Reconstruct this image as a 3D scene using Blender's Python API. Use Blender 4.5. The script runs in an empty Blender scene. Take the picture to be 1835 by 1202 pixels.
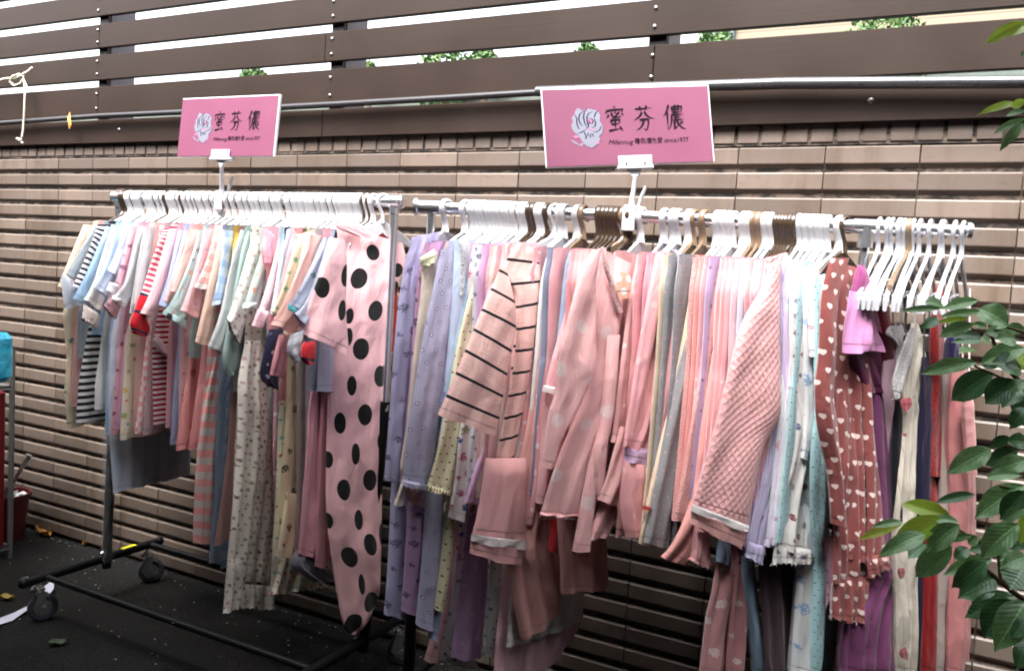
import bpy, math, random, re
import numpy as np
from mathutils import Matrix, Vector, noise
R = math.radians
scene = bpy.context.scene
col = scene.collection

# ---------------------------------------------------------------- camera
CZ = 1.349
YAW, PITCH, ROLL, F = -0.47198, 0.07613, 0.05896, 1480.0
W0, H0 = 1835.0, 1202.0
_f = np.array([math.sin(YAW)*math.cos(PITCH), math.cos(YAW)*math.cos(PITCH), -math.sin(PITCH)])
_r = np.cross(_f, [0, 0, 1]); _r /= np.linalg.norm(_r); _u = np.cross(_r, _f)
CR = _r*math.cos(ROLL) + _u*math.sin(ROLL); CU = -_r*math.sin(ROLL) + _u*math.cos(ROLL)
cam = bpy.data.cameras.new('camera'); cam_o = bpy.data.objects.new('camera', cam); col.objects.link(cam_o)
cam_o.matrix_world = Matrix(((CR[0], CU[0], -_f[0], 0), (CR[1], CU[1], -_f[1], 0), (CR[2], CU[2], -_f[2], CZ), (0, 0, 0, 1)))
cam.sensor_width = 36; cam.lens = 36*F/W0; cam.clip_start = .05; cam.clip_end = 300
scene.camera = cam_o

# ---------------------------------------------------------------- world, sun, exposure
SUN_EL, SUN_AZ = 58, 188      # azimuth: direction the light comes from (0 = +Y, clockwise)
world = bpy.data.worlds.new("World"); scene.world = world; world.use_nodes = True
wn = world.node_tree.nodes; wl = world.node_tree.links; wn.clear()
sky = wn.new('ShaderNodeTexSky'); sky.sky_type = 'NISHITA'; sky.sun_disc = False
sky.sun_elevation = R(SUN_EL); sky.sun_rotation = R(SUN_AZ); sky.dust_density = 6; sky.ozone_density = .6
bg = wn.new('ShaderNodeBackground'); bg.inputs[1].default_value = .15
hs = wn.new('ShaderNodeHueSaturation'); hs.inputs['Saturation'].default_value = .22; wl.new(sky.outputs[0], hs.inputs['Color'])   # thin overcast
wo = wn.new('ShaderNodeOutputWorld'); wl.new(hs.outputs[0], bg.inputs[0]); wl.new(bg.outputs[0], wo.inputs[0])
sl = bpy.data.lights.new('sun', 'SUN'); sl.energy = 1.5; sl.angle = R(24); sl.color = (1, .985, .96)
so = bpy.data.objects.new('sun', sl); col.objects.link(so)
_d = Vector((math.sin(R(SUN_AZ))*math.cos(R(SUN_EL)), math.cos(R(SUN_AZ))*math.cos(R(SUN_EL)), math.sin(R(SUN_EL))))
so.rotation_euler = _d.to_track_quat('Z', 'Y').to_euler()
scene.view_settings.view_transform = 'Standard'; scene.view_settings.look = 'None'
scene.view_settings.exposure = 2.8; scene.view_settings.gamma = 1
scene.render.engine = 'CYCLES'; scene.cycles.filter_width = 2.0
scene.cycles.max_bounces = 6; scene.cycles.diffuse_bounces = 3; scene.cycles.glossy_bounces = 3; scene.cycles.transmission_bounces = 4

# ---------------------------------------------------------------- helpers
def ray(x, y):
    d = CR*(x-W0/2)/F - CU*(y-H0/2)/F + _f
    return d
def at_y(x, y, Y):
    d = ray(x, y); return Vector(d*(Y/d[1])) + Vector((0, 0, CZ))
def at_z(x, y, z):
    d = ray(x, y); return Vector(d*((z-CZ)/d[2])) + Vector((0, 0, CZ))
def at_d(x, y, dist):
    d = ray(x, y); d = d/np.linalg.norm(d); return Vector(d*dist) + Vector((0, 0, CZ))
def srgb(*c):
    return tuple(((v/255)/12.92 if v/255 <= .04045 else ((v/255+.055)/1.055)**2.4) for v in c)
def hx(s):
    c = srgb(int(s[0:2], 16), int(s[2:4], 16), int(s[4:6], 16))
    l = .3*c[0]+.6*c[1]+.1*c[2]; k = min(1., max(0., (l-.08)/.25))      # pastel cloth is paler than its colour in shade
    return tuple(min(.86, v**(1-.26*k)) for v in c)

def tag(o, label=None, cat=None, group=None, kind=None):
    if label: o['label'] = label
    if cat: o['category'] = cat
    if group: o['group'] = group
    if kind: o['kind'] = kind
    return o
def empty(name, loc=(0, 0, 0)):
    o = bpy.data.objects.new(name, None); o.empty_display_size = .05; col.objects.link(o); o.location = loc
    return o
def mesh_obj(name, verts, faces, mat, parent=None, smooth=True, uvs=None, origin=None, hem=None):
    """verts in world coordinates; object origin placed at the parent's location (or at `origin`)"""
    me = bpy.data.meshes.new(name)
    off = Vector(parent.location) if parent is not None else Vector(origin or (0, 0, 0))
    if parent is not None and parent.parent is not None: off = Vector(parent.parent.location)
    me.from_pydata([tuple(Vector(v)-off) for v in verts], [], faces)
    if uvs is not None:
        uvl = me.uv_layers.new(name='UVMap')
        idx = np.zeros(len(me.loops), dtype=np.int32); me.loops.foreach_get('vertex_index', idx)
        uv = np.asarray(uvs, dtype=np.float32)[idx]
        uvl.data.foreach_set('uv', uv.ravel())
    if smooth: me.polygons.foreach_set('use_smooth', [True]*len(me.polygons))
    if hem is not None:
        at = me.attributes.new('hem', 'FLOAT', 'POINT'); at.data.foreach_set('value', hem)
    me.materials.append(mat); me.update()
    o = bpy.data.objects.new(name, me); col.objects.link(o)
    if parent is not None:
        o.parent = parent
        if parent.parent is not None: pass
    else: o.location = off
    return o

class MB:
    """collects boxes, tubes and lathes into one mesh"""
    def __init__(s): s.v = []; s.f = []
    def add(s, v, f):
        n = len(s.v); s.v += [tuple(p) for p in v]; s.f += [tuple(i+n for i in q) for q in f]
    def box(s, c, size, rot=None, bev=.0):
        a, b, d = [x/2 for x in size]
        c = Vector(c)
        if bev <= 0:
            P = [Vector((x, y, z)) for x in (-a, a) for y in (-b, b) for z in (-d, d)]
            Fc = [(0, 1, 3, 2), (4, 6, 7, 5), (0, 4, 5, 1), (2, 3, 7, 6), (0, 2, 6, 4), (1, 5, 7, 3)]
        else:
            P = []
            for sx in (-1, 1):
                for sy in (-1, 1):
                    for sz in (-1, 1):
                        P += [Vector((sx*(a-bev), sy*(b-bev), sz*d)), Vector((sx*(a-bev), sy*b, sz*(d-bev))), Vector((sx*a, sy*(b-bev), sz*(d-bev)))]
            def i(x, y, z, k): return ((x*2+y)*2+z)*3+k
            Fc = []
            for z in (0, 1): Fc.append((i(0, 0, z, 0), i(1, 0, z, 0), i(1, 1, z, 0), i(0, 1, z, 0)))
            for y in (0, 1): Fc.append((i(0, y, 0, 1), i(1, y, 0, 1), i(1, y, 1, 1), i(0, y, 1, 1)))
            for x in (0, 1): Fc.append((i(x, 0, 0, 2), i(x, 1, 0, 2), i(x, 1, 1, 2), i(x, 0, 1, 2)))
            for x in (0, 1):
                for y in (0, 1): Fc.append((i(x, y, 0, 1), i(x, y, 0, 2), i(x, y, 1, 2), i(x, y, 1, 1)))
                for z in (0, 1): Fc.append((i(x, 0, z, 0), i(x, 0, z, 2), i(x, 1, z, 2), i(x, 1, z, 0)))
            for y in (0, 1):
                for z in (0, 1): Fc.append((i(0, y, z, 0), i(0, y, z, 1), i(1, y, z, 1), i(1, y, z, 0)))
            for x in (0, 1):
                for y in (0, 1):
                    for z in (0, 1): Fc.append((i(x, y, z, 0), i(x, y, z, 1), i(x, y, z, 2)))
        if rot is not None: P = [rot @ p for p in P]
        s.add([p+c for p in P], Fc)
    def tube(s, pts, r, n=10, cap=True, flat=None):
        pts = [Vector(p) for p in pts]
        rs = r if isinstance(r, (list, tuple)) else [r]*len(pts)
        V = []; Fc = []
        prev = None
        for k, p in enumerate(pts):
            t = (pts[min(k+1, len(pts)-1)]-pts[max(k-1, 0)]).normalized()
            if prev is None:
                a = Vector((0, 0, 1)) if abs(t.z) < .9 else Vector((1, 0, 0))
                x = t.cross(a).normalized()
            else:
                x = (prev - t*prev.dot(t)).normalized()
            prev = x; y = t.cross(x)
            for j in range(n):
                an = 2*math.pi*j/n
                ex, ey = math.cos(an)*rs[k], math.sin(an)*rs[k]
                if flat: ex *= flat[0]; ey *= flat[1]
                V.append(p + x*ex + y*ey)
        for k in range(len(pts)-1):
            for j in range(n):
                Fc.append((k*n+j, k*n+(j+1) % n, (k+1)*n+(j+1) % n, (k+1)*n+j))
        if cap:
            Fc.append(tuple(range(n-1, -1, -1))); Fc.append(tuple(range((len(pts)-1)*n, len(pts)*n)))
        s.add(V, Fc)
    def sphere(s, c, r, n=10, sc=(1, 1, 1)):
        V = []; Fc = []
        for i in range(n+1):
            th = math.pi*i/n
            for j in range(2*n):
                ph = math.pi*j/n
                V.append(Vector(c)+Vector((r*sc[0]*math.sin(th)*math.cos(ph), r*sc[1]*math.sin(th)*math.sin(ph), r*sc[2]*math.cos(th))))
        for i in range(n):
            for j in range(2*n): Fc.append((i*2*n+j, (i+1)*2*n+j, (i+1)*2*n+(j+1) % (2*n), i*2*n+(j+1) % (2*n)))
        s.add(V, Fc)
    def build(s, name, mat, parent=None, smooth=False, origin=None):
        o = mesh_obj(name, s.v, s.f, mat, parent, smooth, None, origin)
        if smooth:
            o.data.set_sharp_from_angle(angle=R(40))
        return o

# ---------------------------------------------------------------- node material builder
class NB:
    def __init__(s, name):
        s.m = bpy.data.materials.new(name); s.m.use_nodes = True
        s.t = s.m.node_tree; s.n = s.t.nodes; s.l = s.t.links
        s.b = s.n['Principled BSDF']
    def put(s, inp, v):
        if isinstance(v, bpy.types.NodeSocket): s.l.new(v, inp)
        else:
            if inp.type == 'RGBA' and len(v) == 3: v = (*v, 1)
            inp.default_value = v
    def M(s, op, a, b=None, c=None, clamp=False):
        n = s.n.new('ShaderNodeMath'); n.operation = op; n.use_clamp = clamp
        s.put(n.inputs[0], a)
        if b is not None: s.put(n.inputs[1], b)
        if c is not None: s.put(n.inputs[2], c)
        return n.outputs[0]
    def mix(s, f, a, b, mode='MIX'):
        n = s.n.new('ShaderNodeMix'); n.data_type = 'RGBA'; n.blend_type = mode
        s.put(n.inputs[0], f); s.put(n.inputs[6], a); s.put(n.inputs[7], b); return n.outputs[2]
    def uv(s):
        n = s.n.new('ShaderNodeTexCoord'); x = s.n.new('ShaderNodeSeparateXYZ'); s.l.new(n.outputs['UV'], x.inputs[0])
        return n.outputs['UV'], x.outputs[0], x.outputs[1]
    def obj(s):
        n = s.n.new('ShaderNodeTexCoord'); return n.outputs['Object']
    def pos(s):
        n = s.n.new('ShaderNodeNewGeometry'); return n.outputs['Position']
    def scale(s, v, sc):
        n = s.n.new('ShaderNodeVectorMath'); n.operation = 'MULTIPLY'; s.put(n.inputs[0], v); n.inputs[1].default_value = sc; return n.outputs[0]
    def noise(s, v, sc, det=2, rough=.5, dist=0, out=0):
        n = s.n.new('ShaderNodeTexNoise'); s.put(n.inputs['Vector'], v); n.inputs['Scale'].default_value = sc
        n.inputs['Detail'].default_value = det; n.inputs['Roughness'].default_value = rough; n.inputs['Distortion'].default_value = dist
        return n.outputs[out]
    def voro(s, v, sc, feat='F1', out='Distance', rnd=1):
        n = s.n.new('ShaderNodeTexVoronoi'); n.feature = feat; s.put(n.inputs['Vector'], v); n.inputs['Scale'].default_value = sc
        n.inputs['Randomness'].default_value = rnd
        return n.outputs[out]
    def rng(s, v, a, b, c=0., d=1., mode='LINEAR'):
        n = s.n.new('ShaderNodeMapRange'); n.interpolation_type = mode
        s.put(n.inputs[0], v); n.inputs[1].default_value = a; n.inputs[2].default_value = b; n.inputs[3].default_value = c; n.inputs[4].default_value = d
        return n.outputs[0]
    def xyz(s, x, y, z=0.):
        n = s.n.new('ShaderNodeCombineXYZ'); s.put(n.inputs[0], x); s.put(n.inputs[1], y); s.put(n.inputs[2], z); return n.outputs[0]
    def white(s, v):
        n = s.n.new('ShaderNodeTexWhiteNoise'); n.noise_dimensions = '2D'; s.put(n.inputs['Vector'], v)
        x = s.n.new('ShaderNodeSeparateColor'); s.l.new(n.outputs['Color'], x.inputs[0])
        return n.outputs['Value'], x.outputs[0], x.outputs[1], x.outputs[2]
    def ramp(s, f, cols):
        n = s.n.new('ShaderNodeValToRGB'); n.color_ramp.interpolation = 'CONSTANT'
        e = n.color_ramp.elements
        while len(e) < len(cols): e.new(.5)
        for i, c in enumerate(cols): e[i].position = i/len(cols); e[i].color = (*c, 1)
        s.put(n.inputs[0], f); return n.outputs[0]
    def bump(s, h, strength=.3, dist=.01, normal=None):
        n = s.n.new('ShaderNodeBump'); s.put(n.inputs['Height'], h); n.inputs['Strength'].default_value = strength; n.inputs['Distance'].default_value = dist
        if normal is not None: s.put(n.inputs['Normal'], normal)
        return n.outputs[0]
    def out(s, color, rough=.5, metal=0., normal=None, spec=None, sheen=None, **kw):
        s.put(s.b.inputs['Base Color'], color); s.put(s.b.inputs['Roughness'], rough); s.put(s.b.inputs['Metallic'], metal)
        if normal is not None: s.put(s.b.inputs['Normal'], normal)
        if spec is not None: s.b.inputs['Specular IOR Level'].default_value = spec
        if sheen is not None: s.b.inputs['Sheen Weight'].default_value = sheen; s.b.inputs['Sheen Roughness'].default_value = .5
        for k, v in kw.items(): s.put(s.b.inputs[k], v)
        return s.m

_mats = {}
def cloth_mat(spec):
    """spec: 'kind base [args...]' e.g. 'dots e8a0a0 ffffff .04 .008'"""
    if spec in _mats: return _mats[spec]
    a = spec.split(); kind, base = a[0], hx(a[1])
    q = a[2:]
    b = NB('fabric ' + kind)
    uv, ux, uy = b.uv()
    c = base; rough = .88; h = None; extra = []
    def lattice(p, ysc=1., jit=0.):
        X = b.M('DIVIDE', ux, p); Y = b.M('DIVIDE', uy, p*ysc)
        row = b.M('FLOOR', Y)
        X2 = b.M('ADD', X, b.M('MULTIPLY', b.M('MODULO', b.M('ABSOLUTE', row), 2.), .5))
        cx = b.M('FLOOR', X2)
        lx = b.M('SUBTRACT', b.M('SUBTRACT', X2, cx), .5); ly = b.M('MULTIPLY', b.M('SUBTRACT', b.M('SUBTRACT', Y, row), .5), ysc)
        w = b.white(b.xyz(b.M('ADD', cx, 17.3), b.M('ADD', row, 5.1)))
        if jit:
            lx = b.M('ADD', lx, b.M('MULTIPLY', b.M('SUBTRACT', w[1], .5), jit)); ly = b.M('ADD', ly, b.M('MULTIPLY', b.M('SUBTRACT', w[2], .5), jit))
        return b.M('MULTIPLY', lx, p), b.M('MULTIPLY', ly, p), w
    if kind == 'plain': pass
    elif kind == 'satin': rough = .32
    elif kind == 'hstripe':      # base col period duty
        f = b.M('FRACT', b.M('DIVIDE', uy, float(q[1])))
        c = b.mix(b.M('LESS_THAN', f, float(q[2])), base, hx(q[0]))
    elif kind == 'vstripe':
        f = b.M('FRACT', b.M('DIVIDE', ux, float(q[1])))
        c = b.mix(b.M('LESS_THAN', f, float(q[2])), base, hx(q[0]))
    elif kind == 'slub':         # striped top with slub yarn
        f = b.M('FRACT', b.M('DIVIDE', b.M('ADD', uy, float(q[3])), float(q[1])))
        nz = b.noise(b.scale(uv, (25, 900, 1)), 1, 2)
        c0 = b.mix(b.rng(nz, .35, .7), base, tuple(v*1.35 for v in base))
        c = b.mix(b.M('LESS_THAN', f, float(q[2])), c0, hx(q[0])); h = nz
    elif kind == 'wide3':        # three-tone wide stripes
        f = b.M('FRACT', b.M('DIVIDE', uy, float(q[1])))
        c = b.mix(b.M('LESS_THAN', f, .5), base, hx(q[0]))
    elif kind == 'check':
        p = float(q[1]); s1 = b.M('LESS_THAN', b.M('FRACT', b.M('DIVIDE', ux, p)), .5); s2 = b.M('LESS_THAN', b.M('FRACT', b.M('DIVIDE', uy, p)), .5)
        k = b.M('ABSOLUTE', b.M('SUBTRACT', s1, s2)); c = b.mix(k, base, hx(q[0]))
    elif kind == 'plaid':
        p = float(q[2]); s1 = b.M('LESS_THAN', b.M('FRACT', b.M('DIVIDE', ux, p)), .45); s2 = b.M('LESS_THAN', b.M('FRACT', b.M('DIVIDE', uy, p)), .45)
        c = b.mix(b.M('MULTIPLY', s1, .55), base, hx(q[0])); c = b.mix(b.M('MULTIPLY', s2, .6), c, hx(q[1]))
    elif kind == 'dots':
        p, r = float(q[1]), float(q[2]); jit = float(q[3]) if len(q) > 3 else 0
        lx, ly, w = lattice(p, 1., jit)
        d = b.M('SQRT', b.M('ADD', b.M('MULTIPLY', lx, lx), b.M('MULTIPLY', ly, ly)))
        c = b.mix(b.M('LESS_THAN', d, r), base, hx(q[0]))
    elif kind == 'hearts':
        p, r = float(q[1]), float(q[2])
        lx, ly, w = lattice(p, 1.1, .25)
        x = b.M('DIVIDE', lx, r); y = b.M('ADD', b.M('DIVIDE', ly, -r), .1)
        x2 = b.M('MULTIPLY', x, x); y2 = b.M('MULTIPLY', y, y)
        e = b.M('SUBTRACT', b.M('ADD', x2, y2), 1.); e3 = b.M('MULTIPLY', b.M('MULTIPLY', e, e), e)
        k = b.M('SUBTRACT', e3, b.M('MULTIPLY', x2, b.M('MULTIPLY', y2, y)))
        c = b.mix(b.M('LESS_THAN', k, 0.), base, hx(q[0]))
        c = b.mix(b.M('LESS_THAN', k, 0.), base, hx(q[0]))
    elif kind == 'flower':       # ringed five-petal flowers
        p, r = float(q[1]), float(q[2])
        lx, ly, w = lattice(p, 1., .3)
        an = b.M('ADD', b.M('ARCTAN2', ly, lx), b.M('MULTIPLY', w[3], 6.))
        rr = b.M('MULTIPLY', b.M('ADD', b.M('MULTIPLY', b.M('COSINE', b.M('MULTIPLY', an, 5.)), .22), .78), r)
        d = b.M('SQRT', b.M('ADD', b.M('MULTIPLY', lx, lx), b.M('MULTIPLY', ly, ly)))
        inn = b.M('LESS_THAN', d, rr); core = b.M('LESS_THAN', d, b.M('MULTIPLY', rr, .58))
        c = b.mix(inn, base, hx(q[0])); c = b.mix(core, c, hx(q[3]) if len(q) > 3 else base)
    elif kind == 'motif':        # scattered small printed motifs: base colors p r
        cols = [hx(x) for x in q[0].split(',')]; p, r = float(q[1]), float(q[2])
        lx, ly, w = lattice(p, .9, .45)
        nz = b.noise(uv, 1.6/r, 2, .6)
        d = b.M('SQRT', b.M('ADD', b.M('MULTIPLY', lx, lx), b.M('MULTIPLY', b.M('MULTIPLY', ly, ly), 1.3)))
        d = b.M('ADD', d, b.M('MULTIPLY', b.M('SUBTRACT', nz, .5), r*2.4))
        size = b.M('MULTIPLY', b.M('ADD', b.M('MULTIPLY', w[0], .6), .6), r)
        hole = b.M('GREATER_THAN', b.noise(uv, 3.2/r, 1), .42)
        k = b.M('MULTIPLY', b.M('LESS_THAN', d, size), hole)
        c = b.mix(k, base, b.ramp(w[3], cols) if len(cols) > 1 else cols[0])
    elif kind == 'rib':
        h = b.M('SINE', b.M('MULTIPLY', ux, 2*math.pi/.0035)); extra.append((h, .35, .0015))
    elif kind == 'ribh':         # ribbed horizontal with lighter ridges
        s1 = b.M('SINE', b.M('MULTIPLY', uy, 2*math.pi/float(q[1]))); c = b.mix(b.rng(s1, -.2, .5), base, hx(q[0])); extra.append((s1, .5, .003))
    elif kind == 'ribdots':
        lx, ly, w = lattice(float(q[1]), 1.15, .2)
        d = b.M('SQRT', b.M('ADD', b.M('MULTIPLY', lx, lx), b.M('MULTIPLY', ly, ly)))
        c = b.mix(b.rng(d, float(q[2])*.9, float(q[2])*1.1, 1., 0.), base, hx(q[0]))
        h = b.M('SINE', b.M('MULTIPLY', ux, 2*math.pi/.0045)); extra.append((h, .3, .0015))
    elif kind == 'quilt':
        k1 = b.M('ABSOLUTE', b.M('SINE', b.M('MULTIPLY', b.M('ADD', ux, b.M('MULTIPLY', uy, .8)), math.pi/.018)))
        k2 = b.M('ABSOLUTE', b.M('SINE', b.M('MULTIPLY', b.M('SUBTRACT', ux, b.M('MULTIPLY', uy, .8)), math.pi/.018)))
        extra.append((b.M('POWER', b.M('MULTIPLY', k1, k2), .5), .30, .0055))
    elif kind == 'lace':
        h = b.voro(uv, 260); c = b.mix(b.rng(h, .2, .6), base, tuple(v*.62 for v in base)); extra.append((h, .6, .002))
    elif kind == 'spots':        # explicit spots at x,y;x,y... col
        pts = [tuple(float(v) for v in t.split(',')) for t in q[1].split(';')]
        k = None
        for t in pts:
            dx = b.M('DIVIDE', b.M('SUBTRACT', ux, t[0]), t[2]); dy = b.M('DIVIDE', b.M('SUBTRACT', uy, t[1]), t[3])
            d = b.M('ADD', b.M('MULTIPLY', dx, dx), b.M('MULTIPLY', dy, dy))
            k = d if k is None else b.M('MINIMUM', k, d)
        c = b.mix(b.M('LESS_THAN', k, 1.), base, hx(q[0]))
    at = b.n.new('ShaderNodeAttribute'); at.attribute_name = 'hem'; hd = at.outputs['Fac']
    stitch = b.M('MULTIPLY', b.M('LESS_THAN', b.M('ABSOLUTE', b.M('SUBTRACT', hd, .0175)), .0013), .35)
    c = b.mix(stitch, c, b.mix(1., c, (.45, .42, .42), 'MULTIPLY'))
    extra.append((b.rng(hd, .0165, .019, 1., 0.), .5, .0015))
    # fabric shade irregularity and weave/wrinkle relief
    wr = b.noise(b.scale(uv, (26, 9, 1)), 1, 3, .55, .6)
    nrm = b.bump(wr, .55 if kind not in ('quilt',) else .25, .012)
    fine = b.noise(uv, 900, 1); nrm = b.bump(fine, .12 if kind != 'satin' else .04, .001, nrm)
    for (hh, st, di) in extra: nrm = b.bump(hh, st, di, nrm)
    var = b.noise(b.scale(uv, (60, 60, 1)), 1, 4, .7)
    cc = b.mix(b.rng(var, .3, .7, 0., .10), c, b.mix(1., c, (.80, .78, .80), 'MULTIPLY'))
    m = b.out(cc, rough, 0, nrm, spec=.25 if kind != 'satin' else .6, sheen=.25 if kind != 'satin' else .1)
    _mats[spec] = m
    return m

def simple(name, c, rough=.5, metal=0., bump=0, spec=None, **kw):
    if name in _mats: return _mats[name]
    b = NB(name); o = b.obj(); nz = b.noise(o, 40, 4, .6)
    cc = b.mix(b.rng(nz, .3, .7, 0., .25), c, tuple(v*.7 for v in c))
    rr = b.rng(nz, .2, .8, max(rough-.08, 0), min(rough+.1, 1))
    m = b.out(cc, rr, metal, b.bump(nz, bump, .002) if bump else None, spec=spec, **kw); _mats[name] = m
    return m

M_white = simple('white plastic', (.50, .50, .52), .3, spec=.5)
M_clear = simple('milky plastic', (.38, .38, .41), .22, spec=.55)
M_brown = simple('brown plastic', (.045, .03, .02), .22, spec=.6)
M_tan = simple('bronze plastic', (.17, .115, .075), .3, spec=.6)
def _chrome():
    b = NB('chrome'); return b.out((.86, .87, .90), .24, .95)
M_chrome = _chrome()
M_blackmetal = simple('black painted steel', (.004, .004, .005), .5, spec=.2)
M_dark = simple('dark plastic', (.02, .02, .022), .5)
M_rubber = simple('grey rubber', (.055, .055, .07), .6)

# ---------------------------------------------------------------- setting: ground, wall, fence, buildings
def ground():
    b = NB('asphalt'); p = b.pos()
    n1 = b.noise(p, 3, 5, .6); n2 = b.noise(p, 90, 3, .7); v = b.voro(p, 130); sp = b.voro(p, 34)
    c = b.mix(b.rng(n1, .3, .7), (.008, .0076, .0072), (.020, .019, .018))
    c = b.mix(b.rng(n2, .45, .75, 0, .6), c, (.030, .029, .027))
    c = b.mix(b.rng(v, 0, .35, .7, 0), c, (.012, .012, .012))
    c = b.mix(b.M('LESS_THAN', sp, .045), c, (.2, .19, .16))
    h = b.M('ADD', b.M('MULTIPLY', n2, .6), v)
    m = b.out(c, b.rng(n1, .3, .7, .85, .97), 0, b.bump(h, .9, .010), spec=.12)
    nx, ny = 60, 40; V = []; Fc = []
    for j in range(ny+1):
        for i in range(nx+1):
            x = -60+120*i/nx; y = -40+80*j/ny; V.append((x, y, 0))
    for j in range(ny):
        for i in range(nx): a = j*(nx+1)+i; Fc.append((a, a+1, a+nx+2, a+nx+1))
    tag(mesh_obj('ground', V, Fc, m, smooth=False), 'dark worn asphalt ground of the alley', kind='structure')
ground()

WY = 2.40         # wall face plane
def wall():
    b = NB('glazed wall tile'); p = b.pos()
    x = b.n.new('ShaderNodeSeparateXYZ'); b.l.new(p, x.inputs[0])
    tx = b.M('FLOOR', b.M('DIVIDE', b.M('ADD', x.outputs[0], .075), .2328)); tz = b.M('FLOOR', b.M('DIVIDE', b.M('SUBTRACT', x.outputs[2], .0), .0696))
    w = b.white(b.xyz(tx, tz))
    c = b.mix(w[0], srgb(80, 70, 63), srgb(105, 92, 83))
    st = b.noise(b.scale(p, (7, 7, 1.1)), 1, 5, .65); st2 = b.noise(p, 2.3, 4, .6)
    c = b.mix(b.rng(st, .50, .68, 0, .7), c, srgb(70, 56, 42))
    c = b.mix(b.rng(st2, .5, .75, 0, .4), c, srgb(66, 58, 54))
    fl = b.noise(b.scale(p, (30, 30, 60)), 1, 3); c = b.mix(b.rng(fl, .62, .7, 0, .25), c, srgb(50, 44, 40))
    c = b.mix(b.rng(x.outputs[2], 1.45, 1.80, 0., .30), c, srgb(78, 64, 60))   # shade under the boards put into a browner top-course colour
    nrm = b.bump(b.noise(p, 60, 3), .12, .003)
    face = b.out(c, b.rng(st2, .3, .7, .38, .6), 0, nrm, spec=.4)
    g = NB('mouldy grout'); p = g.pos(); n = g.noise(g.scale(p, (18, 18, 30)), 1, 5, .7)
    grout = g.out(g.mix(g.rng(n, .44, .60), srgb(26, 22, 19), srgb(92, 79, 70)), .95)
    V = []; Fc = []; MI = []
    X0 = .0 - .072; P = .2328; RZ = .0696
    x_lo, x_hi = -8.2, 3.2
    rnd = random.Random(4)
    i0 = int((x_lo-X0)/P)-1; i1 = int((x_hi-X0)/P)+1
    def box_prof(xa, xb, prof):      # prof: list of (y, z) from bottom to top
        n = len(V)
        for (y, z) in prof: V.append((xa, y, z)); V.append((xb, y, z))
        for k in range(len(prof)-1):
            Fc.append((n+2*k, n+2*k+1, n+2*k+3, n+2*k+2)); MI.append(0)
        l = [n+2*k for k in range(len(prof))]; r = [n+2*k+1 for k in range(len(prof))]
        Fc.append(tuple(reversed(l))); MI.append(0); Fc.append(tuple(r)); MI.append(0)
    top = 1.349+.134*2.4     # joint line under the uppermost course
    for r_ in range(-1, 24):
        zt = top - r_*RZ; zb = zt-RZ
        if zb < -.001: zb = -.001
        if zt <= zb: continue
        jo = rnd.uniform(-.001, .001)
        for i in range(i0, i1):
            xa = X0+i*P+.0018; xb = X0+(i+1)*P-.0018
            dy = rnd.uniform(-.0012, .0012)+jo
            yf = WY+dy
            z0 = zb+.007
            prof = [(WY+.022, z0), (WY+.016, z0+.001), (yf+.001, z0+.0145), (yf, z0+.0175), (yf, zt-.006), (yf+.0035, zt-.0015), (WY+.022, zt-.001)]
            box_prof(xa, xb, prof)
    # soldier course
    zt = top+RZ+.062; zb = top+RZ
    x = -8.0
    while x < 3.0:
        wdt = .0555
        yf = WY-.004+rnd.uniform(-.001, .001)
        box_prof(x, x+wdt, [(WY+.022, zb+.007), (yf+.003, zb+.007), (yf, zb+.011), (yf, zt), (WY+.022, zt)])
        x += .066
    n = len(V)
    V += [(x_lo, WY+.0125, -.02), (x_hi, WY+.0125, -.02), (x_hi, WY+.0125, 1.86), (x_lo, WY+.0125, 1.86)]
    Fc.append((n, n+1, n+2, n+3)); MI.append(1)
    n = len(V)
    V += [(x_lo, WY+.0, zb+.002), (x_hi, WY+.0, zb+.002), (x_hi, WY+.0, 1.86), (x_lo, WY+.0, 1.86)]
    Fc.append((n, n+1, n+2, n+3)); MI.append(1)
    # solid core behind
    n = len(V)
    for (y, z) in ((WY+.03, -.02), (WY+.03, 1.86), (WY+.20, 1.86), (WY+.20, -.02)):
        V.append((x_lo, y, z)); V.append((x_hi, y, z))
    for k in range(4):
        a, c_ = n+2*k, n+2*((k+1) % 4); Fc.append((a, a+1, c_+1, c_)); MI.append(1)
    o = mesh_obj('tiled_wall', V, Fc, face, smooth=False); o.data.materials.append(grout)
    o.data.polygons.foreach_set('material_index', MI)
    tag(o, 'long beige wall of ribbed glazed tiles with dark mouldy joints behind both racks', 'wall')
wall()

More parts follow.
